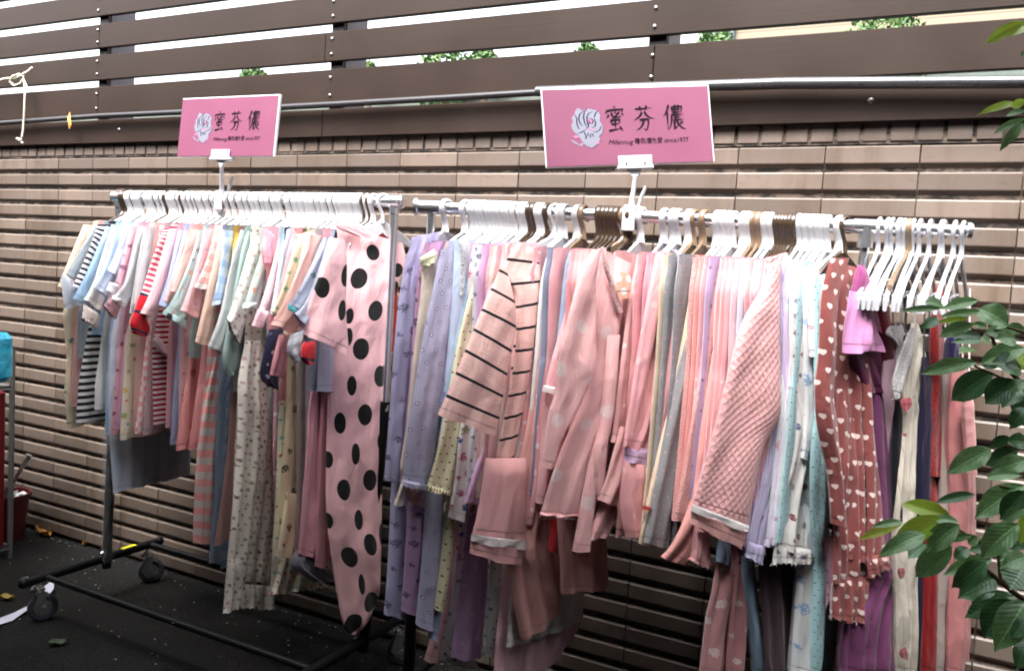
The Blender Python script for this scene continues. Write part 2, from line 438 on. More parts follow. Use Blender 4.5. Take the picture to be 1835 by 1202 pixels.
def fence():
    root = empty('slat_fence', (-.8, WY, 1.8)); tag(root, 'brown fence of wide horizontal boards with bright gaps on top of the tiled wall', 'fence')
    b = NB('brown painted board'); p = b.pos()
    st = b.noise(b.scale(p, (2, 10, 160)), 1, 3, .5); n2 = b.noise(p, 3, 4)
    c = b.mix(b.rng(n2, .3, .7), srgb(36, 27, 23), srgb(43, 33, 28)); c = b.mix(b.rng(st, .4, .7, 0, .3), c, srgb(31, 23, 20))
    gr = b.noise(b.scale(p, (1.5, 1, 6)), 1, 5, .7); c = b.mix(b.rng(gr, .6, .8, 0, .35), c, srgb(44, 37, 32))
    mb = b.out(c, b.rng(n2, .3, .7, .38, .5), 0, b.bump(st, .1, .002), spec=.14)
    rows = [(1.797, 1.895), (1.915, 2.035), (2.064, 2.167), (2.198, 2.297), (2.331, 2.427), (2.461, 2.557), (2.591, 2.69), (2.721, 2.82)]
    for k, (a, z) in enumerate(rows):
        q = MB(); xs = [-8.6, -3.27, -.8, 1.67, 3.4] if k % 2 else [-8.6, -5.74, -2.035, .42, 3.4]
        for i in range(len(xs)-1):
            q.box(((xs[i]+xs[i+1])/2, WY-.014, (a+z)/2), (xs[i+1]-xs[i]-.002, .022, z-a), bev=.002)
        q.build('board', mb, root)
    pm = simple('dark post front', srgb(30, 24, 24), .5); ps = simple('lit grey post side', srgb(120, 116, 126), .5)  # one post: its lit side is coloured paler than the dark front
    for X in (-5.74, -4.50, -3.275, -2.0, -.80, .43, 1.66):
        q = MB(); q.box((X, WY+.006, 2.33), (.055, .014, 1.04), bev=.002); q.build('post', pm, root)
        q = MB(); q.box((X+.004, WY+.075, 2.33), (.05, .12, 1.04), bev=.002); q.build('lit_post_side', ps, root)
    bm = simple('bolt steel', (.30, .29, .28), .35, 1.)
    q = MB()
    for X in (-5.74, -4.50, -3.275, -2.0, -.80, .43, 1.66):
        for (a, z) in rows[1:]:
            for t in (.24, .76): q.sphere((X-.004, WY-.027, a+(z-a)*t), .006, 6, (1, .55, 1))
    for X in (-3.13, -5.0, -.2): q.sphere((X, WY-.027, 1.85), .008, 6, (1, .5, 1))
    o = q.build('bolt', bm, root, True); tag(o, kind='stuff')
    return root
fence()

def pipe():
    pts = [(-10, 230), (180, 208), (420, 197), (605, 187), (800, 176), (965, 166)]
    q = MB(); P3 = [at_y(x, y, 2.345) for x, y in pts]
    P3[0].x -= 1.5
    q.tube(P3, .011, 10); o = q.build('cable', simple('black cable', (.02, .018, .02), .35), smooth=True, origin=P3[2])
    tag(o, 'thick black cable strung along the brown fence left of the larger sign', 'cable')
    q = MB(); a = at_y(962, 164, 2.34); c = at_y(1400, 149.5, 2.34); d = at_y(1835, 147, 2.34); d = d+(d-c)*1.2
    q.tube([a, c, d], .0155, 14); o = q.build('pipe', simple('dull steel pipe', (.075, .075, .08), .3, .6), smooth=True, origin=a)
    tag(o, 'shiny dark metal pipe running along the fence right of the larger sign', 'pipe')
    q = MB()
    for k in range(13):
        t = k/12; x = 20+t*900; y = 226-(x-20)*.0645
        p_ = at_y(x, y, 2.345); q.tube([p_+Vector((-.006, 0, .001)), p_+Vector((.006, 0, -.001))], .0135, 8)
    tag(q.build('cable_tie', simple('tape', (.25, .25, .25), .4), o, True), kind='stuff') if False else None
pipe()

def rope():
    q = MB(); Y = 2.33
    def L(pts): return [at_y(x, y, Y-.004*(i % 3)) for i, (x, y) in enumerate(pts)]
    q.tube(L([(-60, 170), (-10, 146), (10, 141), (28, 140), (40, 134), (50, 128), (58, 121)]), .0042, 7)
    q.tube(L([(44, 138), (34, 133), (22, 137), (18, 147), (26, 154), (36, 150), (42, 141), (46, 152), (50, 160), (57, 164)]), .0040, 7)
    q.tube(L([(42, 141), (45, 160), (44, 185), (43, 210), (41, 235), (39, 246)]), .0040, 7)
    q.sphere(at_y(36, 251, Y), .009, 6); q.sphere(at_y(31, 249, Y), .006, 6); q.sphere(at_y(40, 256, Y), .006, 6)
    tag(q.build('rope', simple('cotton rope', srgb(196, 190, 170), .9, bump=.4), smooth=True, origin=at_y(44, 140, Y)), 'pale cotton rope knotted and dangling from the fence at far left', 'rope')
rope()

def far_side():
    b = NB('cream clapboard'); p = b.pos(); x = b.n.new('ShaderNodeSeparateXYZ'); b.l.new(p, x.inputs[0])
    f = b.M('FRACT', b.M('MULTIPLY', x.outputs[2], 14.)); c = b.mix(b.M('LESS_THAN', f, .12), srgb(112, 100, 84), srgb(88, 76, 64))
    wm = b.out(c, .8)
    root = empty('cream_building', (2, 6.6, 0)); tag(root, 'cream clad building glimpsed through the fence gaps at upper right', 'building')
    q = MB(); q.box((3.4, 8.4, 2.6), (10.2, 3.2, 5.2)); q.build('wall', wm, root)
    q = MB(); q.box((3.4, 8.4, 5.3), (10.8, 3.8, .2), bev=.03); q.build('roof', simple('roof edge', srgb(200, 200, 200), .7), root)
    g = simple('grey pilaster', srgb(80, 90, 98), .6)
    for X in (-1.70, .6, 2.9):
        q = MB(); q.box((X, 6.77, 2.6), (.16, .06, 5.2), bev=.01); q.build('pilaster', g, root)
    root = empty('low_parapet', (-6, 5.5, 0)); tag(root, 'low pale parapet with thin railing beyond the fence', 'parapet')
    q = MB(); q.box((-6, 5.5, 1.32), (13, .25, 2.66)); q.build('wall', simple('pale render', srgb(72, 80, 74), .85, bump=.2), root)
    rm = simple('railing grey', srgb(60, 70, 66), .5)
    for i in range(26):
        q = MB(); X = -12.2+i*.46; q.box((X, 5.5, 2.74), (.035, .035, .26)); q.build('baluster', rm, root)
    q = MB(); q.box((-6.2, 5.5, 2.885), (12.6, .05, .04)); q.build('handrail', rm, root)
    # clipped shrubs
    lm = NB('shrub leaf'); pp = lm.pos(); n = lm.noise(pp, 14, 3)
    M_sh = lm.out(lm.mix(lm.rng(n, .35, .65), srgb(38, 68, 28), srgb(70, 96, 44)), .7)
    trunk = simple('shrub stem', (.07, .05, .03), .9)
    for k, (x, y, s) in enumerate([(456, 131, .13), (660, 114, .08), (797, 103, .20), (868, 98, .12), (1053, 86, .10), (1281, 73, .15), (1583, 56, .24)]):
        c = at_y(x, y, 5.15); rnd = random.Random(k)
        r_ = empty('clipped_shrub', (c.x, c.y, 0))
        place = ['above the left sign near its post', 'just right of the second fence post', 'largest of the middle group', 'right of the largest middle shrub', 'short one left of the third post', 'right of the third post', 'widest one at upper right'][k]
        tag(r_, 'green clipped shrub seen through fence gap, ' + place, 'shrub', 'shrubs beyond the fence')
        V = []; Fc = []; H = .5
        for i in range(1300):
            th = rnd.uniform(0, 2*math.pi); ph = math.acos(rnd.uniform(-.9, 1)); rr = s*rnd.uniform(.72, 1.08)
            p_ = Vector((c.x+rr*math.sin(ph)*math.cos(th), c.y+rr*math.sin(ph)*math.sin(th)*.9, c.z-.06+rr*1.3*math.cos(ph)-s*.5))
            a = Vector((rnd.gauss(0, 1), rnd.gauss(0, 1), rnd.gauss(0, 1))).normalized()*.022; d = a.orthogonal().normalized()*.012
            m_ = len(V); V += [p_-a, p_+d, p_+a, p_-d]; Fc.append((m_, m_+1, m_+2, m_+3))
        mesh_obj('foliage', V, Fc, M_sh, r_, False)
        q = MB(); q.tube([(c.x, c.y, 0), (c.x+.02, c.y, c.z-.3), (c.x, c.y, c.z-.1)], [.03, .022, .01], 7); q.build('stem', trunk, r_, True)
far_side()

CAN, CANZ = 1.05, 2.6       # front edge of the unseen roof added to block sky light
def behind():
    m = simple('dull shade roof', (.05, .05, .05), .9)
    q = MB(); q.box((-1.6, CAN-2.65, CANZ+.03), (13, 5.3, .06))
    tag(q.build('added_shade_roof', m), 'added flat dark roof out of view that keeps sky light off the alley', kind='structure')
    m2 = simple('light block wall render', (.09, .085, .08), .9, bump=.2)  # walls out of view, added to close off low sky light
    q = MB(); q.box((-1.6, -3.5, 1.37), (13, .2, 2.74)); q.box((2.3, -.5, 1.37), (.2, 5.7, 2.74)); q.box((-6.6, -.5, 1.37), (.2, 5.7, 2.74)); tag(q.build('light_block_wall', m2), 'added plain dark walls out of view that shut light out of the alley', kind='structure')
behind()

# ---------------------------------------------------------------- racks
RL_A, RL_B = Vector((-2.745, 2.08, 1.5405)), Vector((-1.475, 2.08, 1.541))      # left rail axis
RR_A = at_y(756, 360, 1.90) - Vector((0, 0, .016)); RR_B = at_y(1736, 402, 2.22) - Vector((0, 0, .016))
def rail_pt(rack, x, y=None):
    """point of the rail axis under picture column x"""
    A, B = (RL_A, RL_B) if rack == 'L' else (RR_A, RR_B)
    d = ray(x, y or (350 if rack == 'L' else 368+(x-756)*.043))
    # intersect in plan
    ax, ay = A.x, A.y; bx, by = (B-A).x, (B-A).y
    # t*d = A + s*(B-A)
    det = -d[0]*by + d[1]*bx
    s = (d[0]*ay - d[1]*ax)/det*1.0
    s = (d[1]*ax - d[0]*ay)/(d[0]*by - d[1]*bx)
    return A + (B-A)*s
def caster(root, x, y, yaw, face=1):
    c = empty('caster_tmp'); col.objects.unlink(c); bpy.data.objects.remove(c)
    Rz = Matrix.Rotation(yaw, 3, 'Z')
    def P(a, b_, z): return Vector((x, y, 0)) + Rz @ Vector((a, b_, z))
    q = MB()
    n = 28; ctr = P(.012, 0, .036)
    V = []; Fc = []
    prof = [(.028, -.012), (.043, -.014), (.049, -.009), (.050, 0), (.049, .009), (.043, .014), (.028, .012)]
    for i in range(n):
        an = 2*math.pi*i/n
        for (rr, w_) in prof: V.append(P(.018+rr*math.cos(an), w_, .050+rr*math.sin(an)))
    k = len(prof)
    for i in range(n):
        for j in range(k): Fc.append((i*k+j, i*k+(j+1) % k, ((i+1) % n)*k+(j+1) % k, ((i+1) % n)*k+j))
    q.add(V, Fc); w = q.build('wheel', M_rubber, root, True)
    q = MB(); q.tube([P(.018, -.013, .050), P(.018, .013, .050)], .029, 18); q.tube([P(.018, -.022, .050), P(.018, .022, .050)], .008, 10)
    for sgn in (-1, 1):
        q.box(P(.007, sgn*.019, .080), (.030, .003, .070), Rz @ Matrix.Rotation(.25, 3, 'Y'), .001)
    q.tube([P(0, 0, .112), P(0, 0, .124)], [.025, .022], 18); q.tube([P(0, 0, .124), P(0, 0, .130)], [.014, .014], 14); q.tube([P(0, 0, .130), P(0, 0, .145)], .007, 10)
    q.build('caster_fork', M_chrome, root, True)
def left_rack():
    root = empty('garment_rack', (-2.1, 2.08, 0)); tag(root, 'chrome and black rolling clothes rack on the left, packed with short sleeved nightwear', 'clothes rack', 'clothes racks')
    q = MB(); q.tube([RL_A, RL_B+Vector((.0, 0, 0))], .0160, 18); q.build('rail', M_chrome, root, True)
    for p_, s in ((RL_A, -1), (RL_B, 1)):
        q = MB()
        q.tube([p_+Vector((s*-.028, 0, 0)), p_+Vector((s*.006, 0, 0))], .0195, 18); q.sphere(p_+Vector((s*.012, 0, 0)), .021, 9, (.55, 1, 1))
        q.tube([(p_.x-s*.012, 2.08, 1.505), (p_.x-s*.012, 2.08, 1.545)], .016, 14); q.build('end_fitting', M_chrome, root, True)
    for x in (RL_A.x+.012, RL_B.x-.012):
        q = MB(); q.tube([(x-.001, 2.08, .90), (x, 2.08, 1.53)], .0135, 16); q.build('upper_post', M_chrome, root, True)
    for x, xb in ((RL_A.x+.012, -2.765), (RL_B.x-.012, -1.53)):
        q = MB(); q.tube([(xb, 2.085, .12), (x-.004, 2.08, .93)], .017, 16); q.build('lower_post', M_blackmetal, root, True)
    # crinkled clear film round the far post
    b = NB('clear film'); n = b.noise(b.obj(), 30, 3); 
    film = b.out((.75, .75, .78), .12, 0, b.bump(n, .6, .01), spec=.8, Alpha=.13)
    V = []; Fc = []; rnd = random.Random(7); nn = 16
    for k in range(26):
        z = .15+k*.026
        for j in range(nn):
            an = 2*math.pi*j/nn; rr = .0205+rnd.uniform(0, .007)
            V.append((-2.757+rr*math.cos(an), 2.084+rr*math.sin(an), z))
    for k in range(25):
        for j in range(nn): Fc.append((k*nn+j, k*nn+(j+1) % nn, (k+1)*nn+(j+1) % nn, (k+1)*nn+j))
    mesh_obj('plastic_wrap', V, Fc, film, root, True)
    for X, y0, y1 in ((-2.775, 1.765, 2.335), (-1.53, 1.77, 2.33)):
        q = MB(); q.tube([(X, y0, .155), (X, y1, .155)], .0165, 14); q.sphere((X, y0, .155), .0195, 8); q.sphere((X, y1, .155), .0195, 8)
        q.build('foot_bar', M_blackmetal, root, True)
    for Y in (1.845, 2.29):
        q = MB(); q.tube([(-2.775, Y, .154), (-1.53, Y, .154)], .0115, 12); q.build('base_bar', M_blackmetal, root, True)
    q = MB(); q.box((-2.775, 2.19, .1716), (.020, .062, .002)); q.build('yellow_sticker', simple('yellow tape', srgb(225, 215, 30), .5), root)
    q = MB(); q.tube([(-2.757, 2.070, .17), (-2.757, 2.058, .19)], .006, 8); q.tube([(-2.1, 1.835, .160), (-2.1, 1.831, .163)], .006, 8); q.build('screw', M_chrome, root, True)
    for (x, y, yaw) in ((-2.775, 1.815, 1.15), (-2.775, 2.275, .85), (-1.53, 1.82, .8), (-1.53, 2.27, .5)): caster(root, x, y, yaw)
left_rack()
def right_rack():
    root = empty('garment_rack', (RR_A.x/2+RR_B.x/2, 2.06, 0)); tag(root, 'chrome extendable clothes rack on the right, filled with long pink nightwear', 'clothes rack', 'clothes racks')
    dr = (RR_B-RR_A).normalized(); Tj = rail_pt('R', 1553)
    q = MB(); q.tube([RR_A, Tj], .0160, 18); q.build('rail', M_chrome, root, True)
    q = MB(); q.tube([Tj-dr*.05, RR_B], .0140, 18); q.build('extension_rail', M_chrome, root, True)
    q = MB(); q.tube([RR_A-dr*.012, RR_A+dr*.055], .0185, 18); q.tube([RR_A-dr*.016, RR_A-dr*.008], .024, 18); q.build('end_fitting', M_chrome, root, True)
    q = MB(); q.tube([Tj-dr*.03, Tj+dr*.05], .0185, 18); q.tube([Tj+Vector((0, 0, .0)), Tj-Vector((0, 0, .05))], .0185, 16); q.build('tee_joint', M_chrome, root, True)
    q = MB(); q.tube([RR_B-dr*.004, RR_B+dr*.006], .021, 18); q.build('end_cap', M_chrome, root, True)
    for p_ in (RR_A+dr*.03, Tj):
        q = MB(); q.tube([(p_.x, p_.y, .9), p_], .0115, 16); q.build('upper_post', M_chrome, root, True)
        q = MB(); q.tube([(p_.x, p_.y, .12), (p_.x, p_.y, .93)], .0165, 16); q.build('lower_post', M_blackmetal, root, True)
        s = Vector((dr.y, -dr.x, 0))
        q = MB(); a, c = p_+s*.27, p_-s*.18; q.tube([(a.x, a.y, .155), (c.x, c.y, .155)], .0165, 14); q.sphere((a.x, a.y, .155), .0195, 8); q.sphere((c.x, c.y, .155), .0195, 8); q.build('foot_bar', M_blackmetal, root, True)
        for e in (.23, -.14): w = p_+s*e; caster(root, w.x, w.y, 1.1)
    q = MB(); a = RR_A+dr*.03; q.tube([(a.x, a.y, .154), (Tj.x, Tj.y, .154)], .0115, 12); q.build('base_bar', M_blackmetal, root, True)
right_rack()

# ---------------------------------------------------------------- hangers
def frame(psi):
    return Vector((-math.sin(psi), -math.cos(psi), 0)), Vector((math.cos(psi), -math.sin(psi), 0))
_hang = {}
def hanger_mesh(kind, mat, half=.19):
    key = (kind, mat.name, round(half, 3))
    if key in _hang: return _hang[key]
    q = MB(); fl = (1., .42)
    # hook over a 16 mm rail: local x = arm direction (front = +x), z up, origin = rail axis
    pts = [(-.021, 0, -.018)]
    for k in range(13):
        an = math.pi*1.05 - k*(math.pi*1.27)/12
        pts.append((.0205*math.cos(an), 0, .0005+.0205*math.sin(an)))
    pts += [(.006, 0, -.030), (.001, 0, -.040), (.0, 0, -.052), (0, 0, -.066)]
    wd = [.0030]+[.0042]*13+[.0046, .0050, .0055, .0065]
    q.tube(pts, wd, 8, flat=(2.1, 1.) if kind == 'std' else (1.1, 1.))
    # shoulders: flat blade, deep near the neck, curling down at the tips
    n = 18; V = []; Fc = []
    for k in range(-n, n+1):
        s = k/n; u = half*s; a = abs(s)
        zt = -.058 - .060*a**1.15 - .018*a**4 + .012*max(0, 1-a*7)
        hgt = .034*(1-a)**1.2+.014+(.004*math.sin(a*3)); 
        th = .0040+.0012*a**2
        if kind == 'clip': hgt = .012*(1-a)+.0085 + (.016 if a > .86 else 0) ; zt -= .035*a
        for (yy, zz) in ((-th, zt-.004), (0, zt), (th, zt-.004), (th*.8, zt-hgt), (0, zt-hgt-.002), (-th*.8, zt-hgt)): V.append((u, yy, zz))
    for k in range(2*n):
        for j in range(6): Fc.append((k*6+j, k*6+(j+1) % 6, (k+1)*6+(j+1) % 6, (k+1)*6+j))
    Fc.append(tuple(range(6))); Fc.append(tuple(range(2*n*6+5, 2*n*6-1, -1)))
    q.add(V, Fc)
    if kind == 'clip':
        q.tube([(-half*.93, 0, -.165), (0, 0, -.150), (half*.93, 0, -.165)], .0032, 6)
        for s in (-1, 1): q.box((s*half*.93, 0, -.172), (.014, .012, .030), bev=.002)
    o = q.build('clothes_hanger', mat, None, True); me = o.data; bpy.data.objects.remove(o); _hang[key] = me
    return me
def hanger(rack, x, psi, mat, kind='std', half=.150, label='white plastic hanger', group='white hangers', tilt=0):
    p = rail_pt(rack, x); o = bpy.data.objects.new('clothes_hanger', hanger_mesh(kind, mat, half)); col.objects.link(o)
    F_, N_ = frame(psi)
    M_ = Matrix(((F_.x, N_.x, 0, p.x), (F_.y, N_.y, 0, p.y), (0, 0, 1, p.z), (0, 0, 0, 1)))
    o.matrix_world = M_ @ Matrix.Rotation(tilt, 4, 'Y')
    tag(o, label, 'hanger', group)
    return p
# ---------------------------------------------------------------- garments
def crom(P, t):
    """Catmull-Rom through rows of P (k x m), t in [0,1]"""
    k = len(P)-1
    if k == 0: return P[0]
    x = min(max(t*k, 0), k-1e-9); i = int(x); f = x-i
    p0, p1, p2, p3 = P[max(i-1, 0)], P[i], P[i+1], P[min(i+2, k)]
    return .5*((2*p1)+(-p0+p2)*f+(2*p0-5*p1+4*p2-p3)*f*f+(-p0+3*p1-3*p2+p3)*f**3)
def unplane(x, y, Q, F_, N_, off):
    d = Vector(ray(x, y)); C = Vector((0, 0, CZ))
    t = ((Q-C).dot(N_)+off)/d.dot(N_); p = C+d*t
    return np.array([F_.dot(p-Q), p.z])
def piece(name, lines, Q, psi, mat, parent, off=.0, amp=.004, thick=.007, seed=0, ruffle=0., uv0=(0, 0), lam=.045, swell=0., top=.25, cells=None):
    """a piece of cloth: a flattened tube lofted through traced cross lines, with hanging folds"""
    F_, N_ = frame(psi); rnd = random.Random(seed)
    E = []
    for (xl, yl, xr, yr) in lines:
        a = unplane(xl, yl, Q, F_, N_, off); b_ = unplane(xr, yr, Q, F_, N_, off); E.append(np.concatenate([a, b_]))
    E = np.array(E)
    mids = (E[:, :2]+E[:, 2:])/2; seg = np.linalg.norm(np.diff(mids, axis=0), axis=1); L = seg.sum()
    cum = np.concatenate([[0], np.cumsum(seg)])/max(L, 1e-6)
    W = np.linalg.norm(E[:, :2]-E[:, 2:], axis=1).max()
    nr = int(min(max(L/.011, 6), 90)); nc = int(min(max(W/.006, 7), 54))
    ph = [rnd.uniform(0, 6.28) for _ in range(6)]
    V = []; UV = []; V2 = []; HM = []
    prev = None; arc = 0
    for r_ in range(nr+1):
        t = r_/nr
        # arc-length parameter to knot parameter
        j = max(0, min(len(cum)-2, int(np.searchsorted(cum, t)-1))); kt = (j+(t-cum[j])/max(cum[j+1]-cum[j], 1e-9))/(len(cum)-1)
        e = crom(E, kt); A, B = e[:2], e[2:]
        m_ = (A+B)/2
        if prev is not None: arc += np.linalg.norm(m_-prev)
        prev = m_
        w_ = np.linalg.norm(A-B)
        grow = .35+.65*t
        for c in range(nc+1):
            s = c/nc; p = A+(B-A)*s; sm = s*w_
            fold = math.sin(6.283*sm/lam+ph[0]+1.6*math.sin(t*2.3+ph[1]))*.6+math.sin(6.283*sm/(lam*1.9)+ph[2]+t*2.1)*.55+math.sin(6.283*sm/(lam*.55)+ph[3]+3*t)*.22
            edge = math.sqrt(max(0., 1-(2*s-1)**2))
            w0 = fold*amp*grow*(.35+.65*edge) + swell*math.sin(math.pi*t)*edge
            if ruffle and t > .9: w0 += ruffle*math.sin(6.283*sm/.016+ph[4])*(t-.9)/.1
            th = thick*(edge**.75)*(top+(1-top)*min(1, t*5))
            dz = 0
            if r_ == nr: dz = .0025*math.sin(sm*60+ph[5]) + (ruffle*.7*math.sin(6.283*sm/.016+ph[4]+1) if ruffle else 0)
            w0 += (noise.noise(Vector((sm*11+seed, arc*6, seed*.37)))*.9+noise.noise(Vector((sm*26+arc*9, arc*14+seed, 3.1)))*.35)*amp*1.1*edge
            HM.append(L-arc if r_ < nr else 0.)
            base = Q+F_*p[0]; base = Vector((base.x, base.y, p[1]+dz))
            V.append(base+N_*(off+w0+th)); V2.append(base+N_*(off+w0-th))
            UV.append((sm-w_/2+uv0[0], arc+uv0[1]))
    n1 = len(V); Fc = []
    for r_ in range(nr):
        for c in range(nc):
            a = r_*(nc+1)+c; Fc.append((a, a+1, a+nc+2, a+nc+1)); Fc.append((n1+a, n1+a+nc+1, n1+a+nc+2, n1+a+1))
    # side edges share position (edge -> 0 thickness)
    o = mesh_obj(name, V+V2, Fc, mat, parent, True, UV+UV, hem=HM+HM)
    return o
def auto_body(Q, psi, fe, hem, mat, parent, z_top, seed=0, half=.185, ub=-.17, amp=.004, low=.135, ruffle=0., uf_fix=None, neck=.046, lam=.05):
    """body of a garment on its hanger; fe = traced points of the front edge, hem = height of the hem"""
    F_, N_ = frame(psi); rnd = random.Random(seed+99)
    ph = [rnd.uniform(0, 6.28) for _ in range(6)]
    def ztop(u):
        a = min(abs(u)/.19, 1.05); z = z_top-.058-.060*a**1.15-.018*a**4+.004
        return z+.004-neck*math.exp(-(u/.085)**2)
    pts = [(ztop(half), half)]
    if fe:
        for (x, y) in fe:
            u, z = unplane(x, y, Q, F_, N_, 0); pts.append((z, min(max(u, .02), .30)))
    else: pts += [(ztop(half)-.08, half+.012), (ztop(half)-.25, low), (hem, low+.015)]
    pts.sort(key=lambda q: -q[0]); zs = np.array([p[0] for p in pts])[::-1]; us = np.array([p[1] for p in pts])[::-1]
    L = pts[0][0]-hem; nr = int(min(max(L/.018, 12), 70)); nc = 34
    V = []; V2 = []; UV = []; HM = []
    ub_ = ub
    for r_ in range(nr+1):
        t = r_/nr
        for c in range(nc+1):
            s = c/nc; s_ = .5-.5*math.cos(math.pi*s) if False else s
            ut = half+(ub-half)*s_; z = ztop(ut)*(1-t)+hem*t
            if r_ == nr: z += .003*math.sin(ut*70+ph[5])+(ruffle*math.sin(ut*390) if ruffle else 0)
            uf = float(np.interp(z, zs, us)); u = uf+(ub_-uf)*s_
            if t < .08: u = u*(t/.08)+ut*(1-t/.08)
            edge = math.sqrt(max(0., 1-(2*s-1)**2)); grow = min(1, t*2.5)
            sm = (half-u)
            fold = math.sin(6.283*sm/lam+ph[0]+1.3*math.sin(z*3+ph[1]))*.6+math.sin(6.283*sm/(lam*2.1)+ph[2]+z*2)*.5+math.sin(6.283*sm/.021+ph[3]+z*5)*.18
            w0 = fold*amp*grow*(.3+.7*edge); th = .0085*(edge**.5)
            w0 += noise.noise(Vector((sm*12+seed, z*7, seed*.7)))*amp*.9*edge; HM.append(max(0., z-hem))
            if ruffle and t > .93: w0 += ruffle*math.sin(u*390)*(t-.93)/.07
            b_ = Q+F_*u; b_ = Vector((b_.x, b_.y, z))
            V.append(b_+N_*(w0+th)); V2.append(b_+N_*(w0-th)); UV.append((u, z_top-z))
    n1 = len(V); Fc = []
    for r_ in range(nr):
        for c in range(nc):
            a = r_*(nc+1)+c; Fc.append((a, a+1, a+nc+2, a+nc+1)); Fc.append((n1+a, n1+a+nc+1, n1+a+nc+2, n1+a+1))
    return mesh_obj('body', V+V2, Fc, mat, parent, True, UV+UV, hem=HM+HM)

_gseed = [0]
def garment(rack, hook, spec, label, hem=None, fe=None, parts=(), hang='w', psi_b=None, psi_p=None, kind='nightgown', name=None, hemz=None,
            half=.135, ub=-.15, amp=.004, q_u=None, ruffle=0., body=True, group=None, off0=0., bodymat=None, tilt=0, hk=None, low=.135, hang_half=.112):
    """hook: picture column of the hanger hook; hem: (x, y) picture point of the hem; parts: (name, lines, opts)"""
    _gseed[0] += 1; sd = _gseed[0]; rnd = random.Random(sd)
    if psi_b is None: psi_b = 0. if rack == 'L' else 8.
    if psi_p is None: psi_p = psi_b if rack == 'L' else 30.
    jit = rnd.uniform(-2.5, 2.5)
    p = rail_pt(rack, hook)
    hmat, hl = {'w': (M_white, 'white plastic hanger'), 'b': (M_brown, 'dark brown plastic hanger'), 't': (M_tan, 'bronze brown plastic hanger'), 'c': (M_clear, 'milky white plastic hanger')}[hang[0]]
    where = 'left' if rack == 'L' else 'right'
    if len(hang) < 2 or hang[1] != '-':
        hanger(rack, hook, R(psi_b+jit*.6), hmat, hk or 'std', .168 if hk else hang_half, hl+' hooked over the '+where+' rack rail', {'w': 'white', 'b': 'dark brown', 't': 'bronze brown', 'c': 'milky'}[hang[0]]+' hangers on the '+where+' rack', tilt)
    Fb, Nb = frame(R(psi_b))
    nm = name or kind.replace(' ', '_')
    root = empty(nm, (p.x, p.y, p.z)); tag(root, label, kind, group)
    m = cloth_mat(spec)
    Qb = Vector((p.x, p.y, 0))+Nb*off0
    if hem is not None: hz = max(.03, unplane(hem[0], hem[1], Qb, *frame(R(psi_b if rack == 'L' else 25)), 0)[1] if rack == 'L' else at_y(hem[0], hem[1], p.y-.15).z)
    else: hz = hemz
    if body: auto_body(Qb, R(psi_b), fe, hz, cloth_mat(bodymat) if bodymat else m, root, p.z, sd, half, ub, amp, low, ruffle)
    if q_u is None: q_u = 0. if rack == 'L' else .18
    Qp = Qb+Fb*q_u
    kseed = 0
    for pt in parts:
        pn, lines = pt[0], pt[1]; op = dict(pt[2]) if len(pt) > 2 else {}
        kseed += 1
        mm = cloth_mat(op.pop('mat')) if 'mat' in op else m
        op.setdefault('off', .009+.004*kseed if rack == 'L' else .004*kseed); op.setdefault('seed', sd*13+kseed)
        lb = op.pop('label', None); par = op.pop('psi', psi_p)
        o = piece(pn, lines, Qp, R(par), mm, root, **op)
        if lb: o['label'] = lb
    return root
def sl(x0, y0, x1, y1, a, b_, c, d):
    """a plain sleeve: shoulder line (x0,y0)-(x1,y1) to cuff line (a,b)-(c,d)"""
    return [(x0, y0, x1, y1), ((x0*.62+a*.38), (y0*.62+b_*.38), (x1*.62+c*.38), (y1*.62+d*.38)), ((x0*.25+a*.75), (y0*.25+b_*.75), (x1*.25+c*.75), (y1*.25+d*.75)), (a, b_, c, d)]
GL = 'L'; GR = 'R'
TEE = 'nightshirt'
